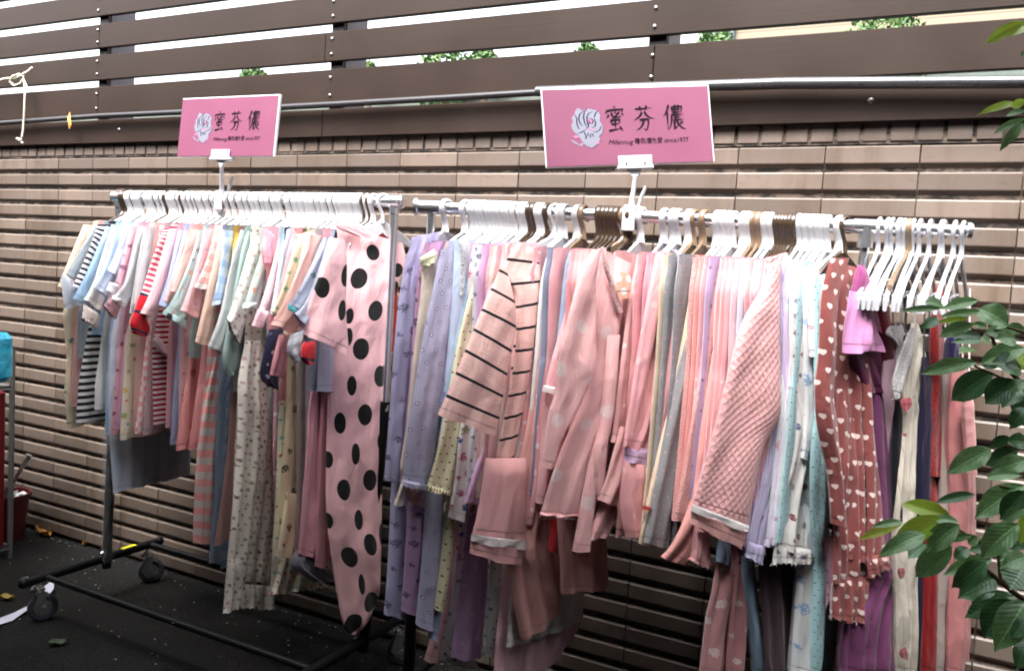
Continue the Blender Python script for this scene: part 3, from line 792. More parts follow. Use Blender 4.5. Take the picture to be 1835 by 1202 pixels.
def left_garments():
    def g(rk, hk_, *a, **k):
        return garment(rk, float(np.interp(hk_, [228, 345, 406, 458, 486, 531, 563, 587, 600, 688], [228, 365, 446, 506, 544, 597, 633, 661, 670, 688])), *a, **k)
    g(GL, 228, 'motif e0cfae 3f7a52,2f6a4a,d8662a,3a8f8a .09 .012', 'cream nightshirt with tiny green and orange print, outermost on the left rack', (128, 765), [(112, 560), (119, 640), (115, 700), (119, 750)], [('sleeve', sl(150, 402, 172, 404, 103, 514, 128, 520), dict(mat='plain e6cfae'))], hang='b', kind=TEE, ub=-.12)
    g(GL, 235, 'plain c98f8c', 'dusty pink nightshirt squeezed behind the black and white striped one at far left', (133, 728), [(133, 600), (129, 690)], [('sleeve', sl(163, 405, 176, 406, 122, 520, 135, 522))], kind=TEE)
    g(GL, 243, 'plain 8e9aa3', 'grey blue polo nightshirt with folded white cuffs at far left', (140, 640), [(140, 560)], [('sleeve', sl(168, 405, 186, 407, 120, 490, 141, 508)), ('cuff', [(115, 490, 142, 513), (110, 497, 138, 524), (113, 540, 140, 530), (117, 552, 146, 548)], dict(mat='plain d3d4de', off=.022, label='broad white cuff'))], kind=TEE)
    g(GL, 251, 'hstripe d9d9d9 241c22 .0235 .5', 'black and white striped nightshirt on the left rack', (150, 757), [(152, 620), (141, 685), (137, 745)], [('sleeve', [(175, 402, 200, 402), (166, 430, 182, 445), (150, 470, 170, 480), (131, 512, 144, 518)], dict(mat='hstripe e6e0e2 2a2028 .019 .45'))], kind=TEE)
    g(GL, 262, 'plain 7fa2c6', 'denim blue short sleeved nightshirt at the far end of the left rack', (166, 600), [(165, 560)], [('sleeve', [(190, 405, 205, 408), (172, 450, 186, 455), (150, 500, 165, 510), (131, 534, 151, 545)])], kind=TEE)
    g(GL, 270, 'vstripe dcd9d0 9a9aa0 .028 .08', 'off white nightshirt with thin grey lines and a gingham frill at its sleeve', (172, 735), [(182, 600), (170, 690)], [('sleeve', [(200, 403, 218, 405), (188, 440, 205, 450), (165, 510, 190, 525), (150, 537, 184, 562)]), ('frill', [(150, 545, 180, 565), (146, 575, 178, 580), (143, 566, 175, 592)], dict(mat='check c9b4a6 e2d4cb .012', ruffle=.004, label='beige gingham frill'))], kind=TEE)
    g(GL, 279, 'plain 9fb4d4', 'pale blue satin nightshirt with a wide turned sleeve, far left', (190, 780), [(196, 600), (190, 700)], [('sleeve', [(205, 403, 232, 405), (197, 440, 222, 445), (180, 490, 205, 500), (167, 515, 190, 533)], dict(mat='plain b9cdf0'))], kind=TEE)
    g(GL, 288, 'plain c8d8fc', 'long light blue nightgown whose hem hangs well below its neighbours', (203, 882), [(200, 600), (194, 700), (196, 780), (203, 880)], [('sleeve', [(218, 402, 246, 405), (214, 435, 236, 440), (202, 465, 225, 475), (192, 483, 214, 503)], dict(mat='plain bccdee'))], ub=-.145, amp=.007)
    g(GL, 296, 'motif d79aa6 6a4a62,8a3550 .05 .008', 'mauve pink nightshirt with small dark drawings near the far end', (203, 778), [(213, 600), (205, 700), (199, 770)], [('sleeve', [(236, 405, 250, 407), (222, 450, 236, 455), (203, 520, 222, 530), (186, 548, 208, 572)]), ('sleeve_lace', [(196, 505, 214, 510), (190, 520, 206, 528)], dict(mat='lace e8e6e8', off=.022))], kind=TEE)
    g(GL, 304, 'plain b583a4', 'lilac pink nightshirt pressed thin between blue and cream ones', (212, 770), [(222, 610), (208, 760)], [('sleeve', sl(246, 406, 256, 407, 214, 545, 224, 550))], kind=TEE)
    g(GL, 312, 'motif dcd0b4 c2363e,3f9aa8,7a9a4a,c8a030 .05 .009', 'cream nightshirt scattered with small coloured teddy prints', (222, 786), [(224, 610), (220, 700), (215, 780)], [('sleeve', [(250, 405, 266, 407), (240, 440, 254, 446), (225, 500, 244, 512), (205, 530, 228, 545)], dict(mat='plain bcc6ca')), ('cuff', [(203, 528, 228, 545), (199, 536, 224, 552)], dict(mat='lace eef0e6', off=.02, label='white lace cuff'))], kind=TEE)
    g(GL, 320, 'plain c49a90', 'beige pink nightshirt with a grey hem beside the pink gingham one', (240, 783), [(245, 610), (238, 770)], [('sleeve', sl(258, 408, 268, 409, 232, 560, 243, 568), dict(mat='plain a2a9ac'))], kind=TEE)
    g(GL, 328, 'check e58f92 e4d2d2 .034', 'pink and white gingham nightshirt on the left rack', (244, 778), [(262, 610), (252, 690), (242, 770)], [('sleeve', [(262, 403, 286, 404), (258, 440, 272, 446), (246, 500, 258, 510), (240, 545, 254, 560)], dict(mat='plain eeb0b4'))], kind=TEE)
    g(GL, 336, 'hstripe c9a0a0 7c6a72 .008 .5', 'finely striped rose and grey nightshirt beside the pink gingham', (257, 778), [(268, 620), (256, 770)], [('sleeve', sl(268, 408, 278, 409, 240, 552, 249, 560), dict(mat='hstripe b6b6ba 77777c .008 .5'))], kind=TEE)
    g(GL, 345, 'hstripe dccdd0 a3203c .0175 .52', 'red and white striped nightshirt with solid red cuffs', (274, 762), [(273, 625), (273, 700), (275, 757)], [('sleeve', [(294, 410, 336, 402), (285, 432, 303, 440), (272, 470, 288, 476), (254, 524, 270, 530)], dict(mat='hstripe f2e6ea cc3350 .0185 .5')), ('cuff', [(252, 524, 272, 530), (240, 560, 262, 568), (233, 578, 268, 588), (236, 592, 262, 605)], dict(mat='hstripe c4101e 1c1a3a .06 .14', off=.024, thick=.014, label='red cuff with navy rings')), ('collar', [(270, 610, 282, 600), (280, 625, 300, 622), (300, 640, 312, 637)], dict(mat='plain c9a6aa', off=.02))], kind=TEE)
    g(GL, 354, 'plain d88e94', 'plain pink nightshirt right beside the red striped sleeve', (292, 768), [(300, 620)], [('sleeve', [(303, 412, 318, 413), (293, 445, 310, 455), (270, 520, 296, 530), (251, 562, 277, 568)], dict(mat='plain eeb2b6'))], kind=TEE)
    g(GL, 362, 'plain 8f9cc8', 'periwinkle blue nightshirt narrow between pinks', (306, 798), [(318, 620), (311, 700), (305, 790)], [('sleeve', [(320, 412, 334, 413), (312, 445, 326, 455), (300, 500, 314, 510), (285, 545, 302, 553)], dict(mat='plain 9fb4e6'))], kind=TEE)
    g(GL, 370, 'motif d2a4a8 9a6478,8a4a5a .04 .006', 'light pink nightshirt with faint scribbled print', (318, 758), [(322, 610), (320, 750)], [('sleeve', [(330, 413, 344, 414), (320, 450, 334, 458), (305, 500, 320, 510), (292, 538, 311, 549)], dict(mat='plain f0b8b8'))], kind=TEE)
    g(GL, 379, 'dots d6807c b85e58 .09 .013', 'coral nightshirt with large faint dots ending at mid height', (316, 806), [(342, 620), (330, 700), (316, 800)], [('sleeve', [(337, 410, 362, 412), (330, 445, 350, 455), (318, 480, 335, 490), (305, 520, 325, 530)], dict(mat='plain f2a8a0'))], kind=TEE, amp=.006)
    g(GL, 388, 'plain 8fb0ae', 'sage green animal print nightshirt with a round black badge at its cuff', (346, 640), [(340, 600)], [('sleeve', [(356, 412, 376, 413), (346, 450, 362, 458), (318, 520, 345, 535), (296, 556, 336, 578)], dict(mat='motif 9dbcb8 b88a6a,6a5a50,c8a890 .05 .009')), ('cuff', [(294, 555, 337, 577), (291, 563, 332, 588)], dict(mat='plain 93b4b2', off=.022, label='sage cuff')), ('badge', [(300, 560, 308, 562), (298, 565, 309, 568), (300, 571, 307, 573)], dict(mat='plain 16161a', off=.027, thick=.002, label='round black badge'))], kind=TEE)
    g(GL, 397, 'plain cc7c80', 'coral pink nightshirt split at the side seam', (345, 806), [(362, 620), (353, 700), (338, 800)], [('sleeve', [(366, 410, 392, 412), (358, 445, 376, 455), (340, 510, 366, 525), (323, 557, 357, 570)], dict(mat='motif eda4a8 8a8ac0,c87a90 .05 .007'))], kind=TEE, amp=.006)
    g(GL, 406, 'wide3 d9807a b9aaa4 .0475', 'long nightgown with wide coral and grey stripes', (346, 974), [(375, 600), (368, 680), (354, 800), (349, 900), (346, 970)], [('sleeve', [(385, 403, 420, 410), (378, 440, 402, 450), (362, 485, 392, 492), (347, 514, 381, 520)], dict(mat='wide3 f0aaa4 dfd6d0 .040')), ('body_front', [(385, 640, 396, 640), (367, 720, 392, 720), (353, 820, 387, 820), (348, 900, 384, 900), (346, 970, 382, 976)], dict(off=.012, uv0=(0, .1)))], ub=-.1)
    g(GL, 415, 'plain 6f7e92', 'slate blue nightgown hanging behind the wide striped one', (375, 1010), [(395, 640), (386, 800), (383, 900), (374, 1000)], [('sleeve', sl(396, 412, 408, 412, 349, 613, 377, 619), dict(mat='plain e8b49c', label='peach sleeve with a turned hem'))])
    g(GL, 424, 'plaid 6f8097 8a8a6a 4a6a92 .06', 'blue and olive plaid nightgown glimpsed between slate and floral ones', (400, 1018), [(408, 640), (402, 800), (396, 1000)], [('sleeve', [(402, 412, 424, 415), (398, 450, 416, 460), (390, 500, 410, 508), (380, 549, 404, 541)], dict(mat='plaid b4cce8 e8e0b0 7aa4d8 .05'))])
    g(GL, 432, 'plain a8862e', 'mustard yellow nightshirt, only its shoulder edge showing', (420, 640), [(424, 600)], [('sleeve', [(424, 416, 440, 415), (418, 440, 428, 444), (416, 470, 422, 472), (414, 500, 418, 502)])], kind=TEE)
    g(GL, 440, 'plain 86635f', 'brown mauve nightgown partly folded behind the floral gown', (386, 976), [(415, 660), (408, 800), (396, 900), (384, 970)], [('sleeve', [(432, 412, 448, 414), (420, 450, 436, 458), (395, 560, 415, 565), (373, 618, 406, 640)], dict(mat='plain a9acac', label='grey sleeve end'))])
    g(GL, 449, 'plain 7f9a94', 'green grey nightshirt with a drooping sleeve above the floral gown', (425, 700), [(420, 620)], [('sleeve', [(444, 414, 462, 415), (432, 450, 448, 458), (412, 560, 432, 570), (398, 640, 428, 650), (408, 675, 420, 672)], dict(mat='plain 86a09a'))], kind=TEE)
    g(GL, 458, 'motif d2c8bc 7c5f3c,a87a80,6a5a3a .026 .0065', 'long white nightgown with small brown flowers and a ruffled hem', (400, 1098), [(438, 620), (426, 700), (420, 800), (416, 900), (406, 1020), (400, 1090)],
      [('sleeve', [(458, 415, 478, 424), (446, 450, 464, 462), (428, 510, 452, 520), (412, 560, 440, 580), (405, 570, 428, 620)], dict(mat='motif ece6e0 b08a78,8a7a6a .026 .006', ruffle=.003)),
       ('body_front', [(440, 610, 470, 610), (427, 680, 478, 680), (426, 760, 480, 760), (421, 850, 484, 850), (415, 950, 490, 950), (410, 1040, 494, 1040)], dict(off=.03, swell=.02, amp=.007)),
       ('hem_ruffle', [(408, 1000, 440, 1005), (404, 1060, 434, 1062), (400, 1099, 428, 1090)], dict(off=.05, amp=.008, ruffle=.005)),
       ('waist_band', [(426, 1045, 492, 1050), (422, 1065, 492, 1066), (424, 1088, 494, 1092)], dict(off=.04, amp=.008, ruffle=.005))], amp=.008)
    g(GL, 468, 'motif a9beb6 c07a50,7a8a80 .06 .009', 'sage nightshirt with orange print beside the floral gown', (478, 780), [(480, 620), (474, 770)], [('sleeve', [(476, 424, 492, 424), (466, 460, 482, 468), (448, 515, 470, 520), (437, 550, 462, 552)]), ('cuff', [(437, 541, 463, 542), (434, 551, 461, 553)], dict(off=.024, mat='plain a8c4c0'))], kind=TEE)
    g(GL, 477, 'plain e39aa6', 'bright pink nightshirt with a short puffed shoulder', (488, 640), [(480, 600)], [('sleeve', [(474, 408, 512, 415), (473, 425, 500, 432), (472, 445, 490, 452), (474, 470, 484, 474)], dict(mat='plain f5a0b0'))], kind=TEE)
    g(GL, 486, 'motif c98694 e6dfe0,e8e0e0 .05 .006', 'rose pink nightgown with sparse white marks', (495, 1010), [(492, 640), (488, 800), (494, 1000)], [('sleeve', [(500, 413, 520, 415), (494, 450, 508, 455), (478, 510, 492, 515), (463, 556, 484, 560)], dict(mat='plain f0b4c0')), ('cuff', [(462, 554, 484, 558), (451, 582, 473, 588)], dict(mat='plain eeb0bc', off=.024))], group=None)
    g(GL, 495, 'plain b9ccd4', 'pale ice blue nightshirt, thin beside the pink cuffed sleeve', (498, 640), [(500, 600)], [('sleeve', sl(512, 416, 522, 416, 484, 560, 494, 566))], kind=TEE)
    g(GL, 504, 'motif 20244a c8ccdc,5a6a9a .05 .007', 'navy nightgown with white sprigs and a frilled upper tier', (500, 1028), [(508, 640), (502, 800), (498, 900), (500, 1020)], [('frill', [(482, 590, 510, 588), (468, 650, 500, 645), (466, 675, 498, 690), (480, 690, 504, 703)], dict(off=.02, ruffle=.004)), ('sleeve', sl(520, 418, 528, 418, 500, 520, 508, 524))], amp=.006)
    g(GL, 513, 'motif d9d2bc 3aa0b8,c03a4a,c8a040,6a8a4a .03 .006', 'cream nightgown with coloured dots and a ruffled skirt at the bottom', (494, 1062), [(500, 700), (494, 900), (484, 1060)], [('skirt_ruffle', [(505, 985, 560, 1000), (497, 1030, 575, 1035), (484, 1065, 587, 1050)], dict(off=.012, amp=.009, ruffle=.006))], ruffle=.004)
    g(GL, 522, 'plain c47a84', 'raspberry rose nightshirt with gathered pleats', (500, 720), [(515, 600), (500, 700)], [('sleeve', [(524, 418, 540, 418), (516, 450, 528, 455), (500, 520, 516, 525), (490, 560, 506, 570)], dict(mat='plain c98494')), ('pleats', [(500, 600, 520, 600), (490, 640, 514, 640), (484, 670, 512, 680)], dict(off=.018, lam=.012, amp=.005))], kind=TEE)
    g(GL, 531, 'motif cdbf94 2a2a24,3a3a34 .075 .013', 'pale yellow nightgown with black paw prints', (498, 1000), [(515, 650), (512, 750), (504, 850), (498, 990)], [('sleeve', [(530, 420, 556, 418), (522, 455, 540, 462), (500, 530, 522, 540), (484, 558, 506, 572)], dict(mat='motif dfd2b0 2f8a5a,3a7a50 .06 .010', label='cream sleeve printed with green clovers')), ('body_front', [(512, 880, 535, 885), (504, 940, 532, 945), (495, 996, 527, 1002)], dict(off=.016))])
    g(GL, 541, 'plain 9a8a88', 'taupe marl nightgown between the paw print and rose ones', (524, 990), [(530, 640), (532, 760), (531, 880), (526, 985)], [('sleeve', sl(548, 416, 562, 416, 520, 560, 532, 566), dict(mat='plain d6c6bc'))])
    g(GL, 552, 'plain 8a8a94', 'cool grey nightgown just left of the rose one', (545, 1000), [(548, 640), (545, 990)], [('sleeve', sl(560, 418, 570, 418, 528, 566, 538, 570), dict(mat='plain e4b0a4'))])
    g(GL, 563, 'plain d3848e', 'rose nightgown with a grey band showing under its hem', (530, 1030), [(562, 640), (552, 760), (545, 860), (532, 1010)],
      [('sleeve', [(555, 420, 578, 422), (545, 455, 560, 462), (510, 540, 545, 555), (484, 582, 530, 596)], dict(mat='plain eaa698', label='coral sleeve')),
       ('body_front', [(565, 640, 592, 650), (552, 750, 586, 760), (545, 860, 584, 870), (534, 990, 588, 1010)], dict(off=.015, amp=.007)),
       ('grey_hem', [(530, 985, 570, 1010), (524, 1012, 600, 1030), (560, 1042, 600, 1040)], dict(mat='plain 7c7c88', off=.006, amp=.006)),
       ('side_fold', [(576, 700, 594, 700), (568, 860, 588, 860), (564, 1015, 582, 1018)], dict(off=.028, amp=.004))])
    g(GL, 575, 'plain 8d94a8', 'grey blue nightshirt with a few green clover prints', (560, 700), [(556, 600)], [('sleeve', [(580, 425, 596, 425), (560, 470, 580, 478), (535, 520, 556, 530), (517, 545, 535, 556)], dict(mat='motif 959cb0 2f6a5a,6a7a98 .09 .011')), ('cuff', [(516, 545, 534, 556), (516, 552, 528, 560)], dict(mat='plain 3a9a9c', off=.022, label='teal cuff lining'))], kind=TEE)
    g(GL, 587, 'plain a3a8bc', 'light steel grey nightshirt with a plaid lined sleeve', (585, 700), [(572, 600)], [('sleeve', [(588, 426, 606, 427), (572, 480, 592, 488), (548, 540, 572, 552), (528, 562, 546, 584)]), ('lining', [(520, 600, 545, 590), (514, 630, 540, 620), (530, 652, 540, 640)], dict(mat='plaid d8d8da 8a8a90 7a7a82 .03', off=.02))], kind=TEE)
    g(GL, 600, 'plain b81c22', 'bright red nightshirt, only the round cuff showing beneath the spotted sleeve', (604, 640), None, [('cuff', [(548, 610, 566, 605), (541, 625, 566, 625), (542, 645, 562, 648), (550, 652, 558, 652)], dict(mat='hstripe c01820 20203a .055 .12', off=.02, thick=.012))], kind=TEE, low=.04, half=.04)
    cl = ['e9a0a4', 'b8c6d6', 'd8c6b0', 'd7a0a8', 'a4bcb8']
    nm = ['pale coral', 'powder blue', 'sand', 'rose quartz', 'soft sage']
    for k, hx_ in enumerate((480, 512, 548)):
        g(GL, hx_, 'plain '+cl[k], nm[k]+' nightshirt with barely its shoulder showing, '+('beside the pale pink cuff', 'beside the clover sleeve', 'beside the coral sleeve')[k], (600, 620), None, [], hang='w' if k < 3 else 'b', kind=TEE, half=.15, low=.07)
    # the black-spotted gown turned to face the alley
    g(GL, 688, 'spots e8a9ac 0a090a ' + SPOTS, 'long pink nightgown with big black spots at the near end of the left rack', None, None,
      [('body', [(604, 402, 722, 436), (596, 440, 727, 470), (592, 500, 716, 505), (590, 560, 700, 560), (588, 640, 690, 640), (588, 700, 688, 705), (585, 800, 686, 805), (584, 880, 685, 885), (586, 935, 684, 950), (597, 1020, 682, 1030), (607, 1082, 679, 1068), (616, 1122, 665, 1100), (630, 1137, 646, 1127)], dict(off=.0, amp=.008, thick=.012, lam=.085, swell=.004)),
       ('sleeve', [(590, 425, 618, 430), (580, 470, 622, 480), (562, 520, 620, 545), (546, 562, 622, 590), (533, 592, 626, 638)], dict(off=.095, amp=.007, lam=.1, thick=.012, uv0=(.62, 0))),
       ('neck_band', [(602, 398, 640, 398), (603, 408, 660, 412), (640, 424, 676, 428)], dict(off=.018, amp=.001, thick=.003, mat='rib e6a4a8'))],
      psi_b=34, psi_p=34, body=False, q_u=.0, off0=.030, kind='nightgown')
    for hx_, mt in ((222, 'b'), (233, 'w'), (247, 'w'), (300, 'b'), (330, 'b'), (358, 'b'), (618, 'w'), (630, 'w'), (642, 'w'), (656, 'b'), (664, 'b')):
        hanger('L', hx_, R(random.Random(hx_).uniform(-3, 3)), {'b': M_brown, 'w': M_white}[mt], half=.112, label={'b': 'dark brown plastic hanger', 'w': 'white plastic hanger'}[mt]+' hooked over the left rack rail', group={'b': 'dark brown', 'w': 'white'}[mt]+' hangers on the left rack')
    for k in range(20):
        hx_ = 250+k*20.7+(k % 3)*3
        hanger('L', hx_, R(random.Random(k).uniform(-3, 3)), M_white, half=.112, label='white plastic hanger hooked over the left rack rail', group='white hangers on the left rack')

def right_garments():
    g = garment; NG = 'nightgown'; PJ = 'pyjama set'; SL = 'slip dress'
    g(GR, 800, 'motif a9a3d0 6a6488,8a84a8 .06 .012', 'lavender blue pyjama set with grey sketch prints, first on the right rack', (715, 862), None,
      [('body_front', [(738, 425, 790, 415), (732, 470, 775, 470), (725, 560, 765, 560), (715, 700, 760, 700), (705, 860, 745, 860)], dict(mat='plain b3ace0')), ('sleeve', [(738, 430, 770, 428), (722, 490, 752, 490), (708, 600, 742, 600), (697, 748, 728, 748), (688, 860, 718, 864)], dict(amp=.006)), ('trousers', [(702, 850, 738, 850), (695, 1000, 729, 1000), (688, 1100, 723, 1106)], dict(off=-.01, amp=.006, thick=.02))], kind=PJ)
    g(GR, 835, 'motif b07ca6 5a4a5a,8a6a4a .07 .012', 'mauve pyjama set with dark leaf prints behind the cream frilled one', (735, 870), None,
      [('sleeve', [(762, 435, 800, 432), (748, 500, 775, 500), (738, 620, 760, 620), (728, 760, 748, 760), (718, 860, 736, 862)]), ('trousers', [(732, 870, 762, 870), (726, 1000, 758, 1000), (720, 1093, 752, 1100)], dict(off=-.01, amp=.006, thick=.02, mat='motif ac82b0 5a4a5a,8a6a4a .05 .010'))], kind=PJ)
    g(GR, 848, 'plain dcc6b4', 'cream nightgown with a frilled yellow shoulder', (730, 905), None,
      [('sleeve', [(755, 470, 785, 450), (754, 520, 780, 520), (740, 640, 762, 640), (728, 760, 750, 760), (717, 830, 732, 830), (719, 860, 729, 860), (705, 902, 722, 906)], dict(amp=.005)), ('frill', [(752, 462, 778, 446), (754, 474, 782, 458), (757, 482, 780, 470)], dict(mat='plain eee6b8', ruffle=.006, off=.012, label='pale yellow frill')), ('pink_hem', [(726, 862, 758, 862), (728, 885, 752, 890), (730, 900, 760, 908)], dict(mat='plain e0a0a0', off=-.004))])
    g(GR, 868, 'flower a6a4c6 7a5a90 .034 .0062 d8d4ea', 'grey lilac pyjama set with star flower print and ruffled cuffs', (745, 870), None,
      [('body_front', [(806, 430, 850, 430), (802, 500, 842, 500), (794, 620, 826, 620), (785, 740, 806, 740)], dict(mat='flower a9ace0 6a4aa0 .034 .006 dcdcf4')), ('sleeve', [(790, 448, 816, 440), (775, 520, 812, 520), (757, 610, 802, 610), (742, 700, 792, 700), (728, 790, 782, 790), (723, 862, 770, 868)], dict(amp=.006)), ('cuff_ruffle', [(722, 860, 770, 868), (721, 870, 768, 880)], dict(ruffle=.006, off=.014)), ('trousers', [(765, 870, 796, 875), (756, 1000, 788, 1000), (746, 1118, 774, 1126)], dict(off=-.01, amp=.006, thick=.02))], kind=PJ)
    g(GR, 878, 'plain b4c8f4', 'pale blue blouse with a white ruffled front', (815, 870), None,
      [('body_front', [(814, 428, 846, 436), (812, 500, 838, 500), (804, 600, 826, 600), (796, 700, 816, 700)]), ('placket_ruffle', [(820, 430, 838, 434), (826, 470, 836, 470), (824, 530, 832, 530)], dict(mat='lace e4e6fa', ruffle=.003, off=.014)), ('trousers', [(790, 930, 806, 930), (782, 1030, 798, 1030), (770, 1142, 782, 1146)], dict(off=-.01, thick=.015, mat='plain 8f9cc8'))], kind=PJ)
    g(GR, 884, 'plain 90b4d6', 'sky blue pyjama top shading to teal beside the yellow dotted one', (800, 860), None,
      [('sleeve', [(846, 446, 864, 444), (830, 540, 848, 540), (808, 640, 826, 640), (794, 740, 808, 740), (786, 790, 798, 790)])], kind='pyjama top', name='pyjama_shirt')
    g(GR, 890, 'dots e2dcae 8a4a4a .021 .0026', 'pale yellow pyjama set with small brown dots and stitched cuffs', (790, 880), None,
      [('sleeve', [(862, 446, 882, 442), (842, 520, 864, 520), (818, 620, 842, 620), (800, 720, 830, 720), (782, 810, 818, 810), (765, 872, 808, 884)], dict(amp=.005)), ('cuff', [(766, 868, 809, 880), (764, 876, 806, 890)], dict(off=.012, mat='vstripe e6dca8 5a3a30 .009 .25', ruffle=.003, label='cuff with dark ladder stitching')), ('trousers', [(800, 880, 820, 880), (790, 1000, 808, 1000), (778, 1090, 794, 1092)], dict(off=-.01, thick=.015))], kind=PJ)
    g(GR, 898, 'plain eaa2aa', 'salmon pink nightgown narrow beside the yellow dotted sleeve', (830, 900), None, [('sleeve', [(874, 446, 892, 444), (862, 530, 874, 530), (846, 630, 858, 630), (834, 740, 846, 740), (826, 880, 838, 880)])])
    g(GR, 907, 'motif e6dfe0 a83a6a,c05a7a,3a4a9a,7a8a5a .045 .011', 'white pyjama top with painted roses hanging below the striped sleeve', (815, 930), None,
      [('sleeve', [(882, 444, 900, 442), (868, 540, 884, 540), (848, 660, 866, 660), (824, 765, 850, 765), (814, 860, 842, 860), (802, 925, 834, 934)], dict(amp=.006))], kind='pyjama top', name='pyjama_shirt')
    g(GR, 915, 'motif d6dae0 6a6a80,7a7a90 .03 .007', 'white pyjama top with grey line drawings', (835, 880), None, [('sleeve', [(892, 442, 912, 440), (876, 560, 890, 560), (862, 700, 876, 700), (844, 780, 866, 780), (834, 870, 858, 884)])], kind='pyjama top', name='pyjama_shirt')
    g(GR, 924, 'plain cfa0ce', 'lilac mauve nightgown just left of the striped jumper', (850, 900), None, [('sleeve', [(888, 434, 930, 432), (878, 500, 900, 500), (862, 580, 880, 580), (846, 660, 862, 660), (868, 770, 880, 770), (846, 850, 868, 850), (832, 898, 862, 908)], dict(ruffle=.004)), ], kind=NG)
    for k, (hx_, c) in enumerate(((937, 'w'), (943, 'w'), (950, 'b'), (958, 'b'), (966, 'w'), (973, 'w'), (981, 'b'))):
        cc = ['dfa8ac', 'ead8c8', 'c88a90', 'e6b6b8', 'd49aa0', 'e8e0dc', 'dca0a8'][k]
        nm = ['blush pink', 'ivory', 'old rose', 'shell pink', 'antique pink', 'chalk white', 'coral blush'][k]
        g(GR, hx_, 'plain '+cc, nm+' nightgown hidden behind the black striped jumper, only its shoulder and hem edge showing', (880, 900), None, [('sleeve', [(900+k*6, 436, 930+k*6, 434), (900+k*6, 560, 916+k*6, 560), (890+k*4, 760, 905+k*4, 760), (872+k*6, 880, 888+k*6, 884)])], hang=c)
    g(GR, 995, 'slub d9a59c 14141e .0560 .125 .0', 'pink slub jumper with black stripes turned towards the alley', None, None,
      [('rear_body', [(925, 560, 966, 560), (912, 700, 948, 700), (898, 800, 930, 800), (890, 890, 932, 892)], dict(off=-.02, amp=.004, uv0=(0, .03))),
       ('body', [(930, 434, 956, 446), (910, 462, 966, 470), (899, 486, 968, 486), (919, 522, 967, 515), (924, 562, 963, 555), (922, 640, 954, 636), (904, 745, 938, 735), (889, 822, 922, 812), (890, 865, 914, 858), (897, 904, 906, 902)], dict(off=.0, amp=.005, thick=.012, uv0=(0, .02))),
       ('sleeve', [(895, 482, 910, 490), (880, 518, 922, 542), (863, 556, 925, 588), (840, 612, 912, 655), (812, 680, 900, 722), (784, 742, 889, 781)], dict(off=.03, amp=.005, thick=.014, lam=.09)),
       ('collar', [(930, 436, 962, 454), (944, 452, 968, 466), (958, 474, 970, 490)], dict(off=-.012, mat='plain 14182a', thick=.002, label='navy inner neckline'))],
      psi_b=30, psi_p=42, body=False, q_u=.19, off0=.05, kind='jumper', name='jumper')
    g(GR, 1000, 'plain e09898', 'coral pink trousers with a fleecy white band above the turned hem', None, None,
      [('leg', [(870, 820, 946, 820), (858, 905, 944, 898), (846, 956, 943, 968)], dict(off=.0, amp=.004, thick=.016, psi=35)), ('white_band', [(845, 955, 943, 966), (843, 968, 943, 982)], dict(off=.006, mat='plain d8ccca', thick=.02, top=.9, amp=.002, psi=35, label='fleecy white band')), ('cuff', [(844, 966, 942, 981), (841, 991, 934, 1013)], dict(off=.004, thick=.017, top=.9, amp=.002, psi=35))], body=False, kind='trousers', name='trousers', hang='w-', q_u=.22)
    g(GR, 1006, 'plain d6cfcb', 'greyish white nightgown just right of the black striped jumper', (945, 935), None, [('sleeve', [(978, 462, 1000, 458), (967, 520, 984, 520), (958, 640, 970, 640), (945, 780, 958, 780), (932, 900, 946, 900), (920, 936, 948, 942)])], hang='w')
    g(GR, 1013, 'motif cf868c e6d0d2,eadada .045 .007', 'old rose nightgown with small white stars', (945, 935), None, [('sleeve', [(990, 466, 1014, 462), (976, 560, 1000, 560), (962, 700, 988, 700), (952, 800, 976, 800), (938, 900, 966, 900), (932, 935, 962, 940)], dict(amp=.006))])
    g(GR, 1036, 'plain 7a8ca8', 'slate blue nightgown, a thin dark strip among the pinks', (985, 900), None, [('sleeve', [(1022, 448, 1058, 446), (1012, 480, 1034, 480), (1004, 560, 1018, 560), (996, 640, 1006, 640), (985, 800, 994, 800)])], hang='w')
    g(GR, 1046, 'plain d99aa0', 'pink nightgown with a small white sleeve trim', (980, 900), None, [('sleeve', [(1040, 460, 1062, 456), (1022, 530, 1042, 530), (998, 610, 1020, 610), (978, 690, 1000, 690), (968, 800, 988, 800), (960, 900, 975, 900)], dict(amp=.005)), ('trim', [(974, 690, 996, 694), (972, 700, 994, 704)], dict(mat='plain ece2e0', off=.014))], hang='t')
    g(GR, 1076, 'plain dc9094', 'plain salmon nightgown beside the textured dotted gown', (990, 900), None, [('sleeve', [(1052, 458, 1072, 454), (1036, 530, 1052, 530), (1018, 610, 1036, 610), (1003, 690, 1022, 690), (992, 800, 1008, 800)])], hang='b')
    for k, hx_ in enumerate((1084, 1091, 1099, 1107)):
        nm = ['tea rose', 'warm blush', 'peach pink', 'dull rose'][k]
        g(GR, hx_, 'plain '+['dba2a4', 'e3aeb0', 'e6b0a6', 'd39296'][k], nm+' nightgown behind the dotted frilled gown', (1020, 930), None, [('sleeve', [(1062+k*7, 458, 1080+k*7, 456), (1052+k*6, 560, 1066+k*6, 560), (1030+k*8, 760, 1046+k*8, 760), (1004+k*9, 900, 1020+k*9, 905)])], hang='b', low=.1)
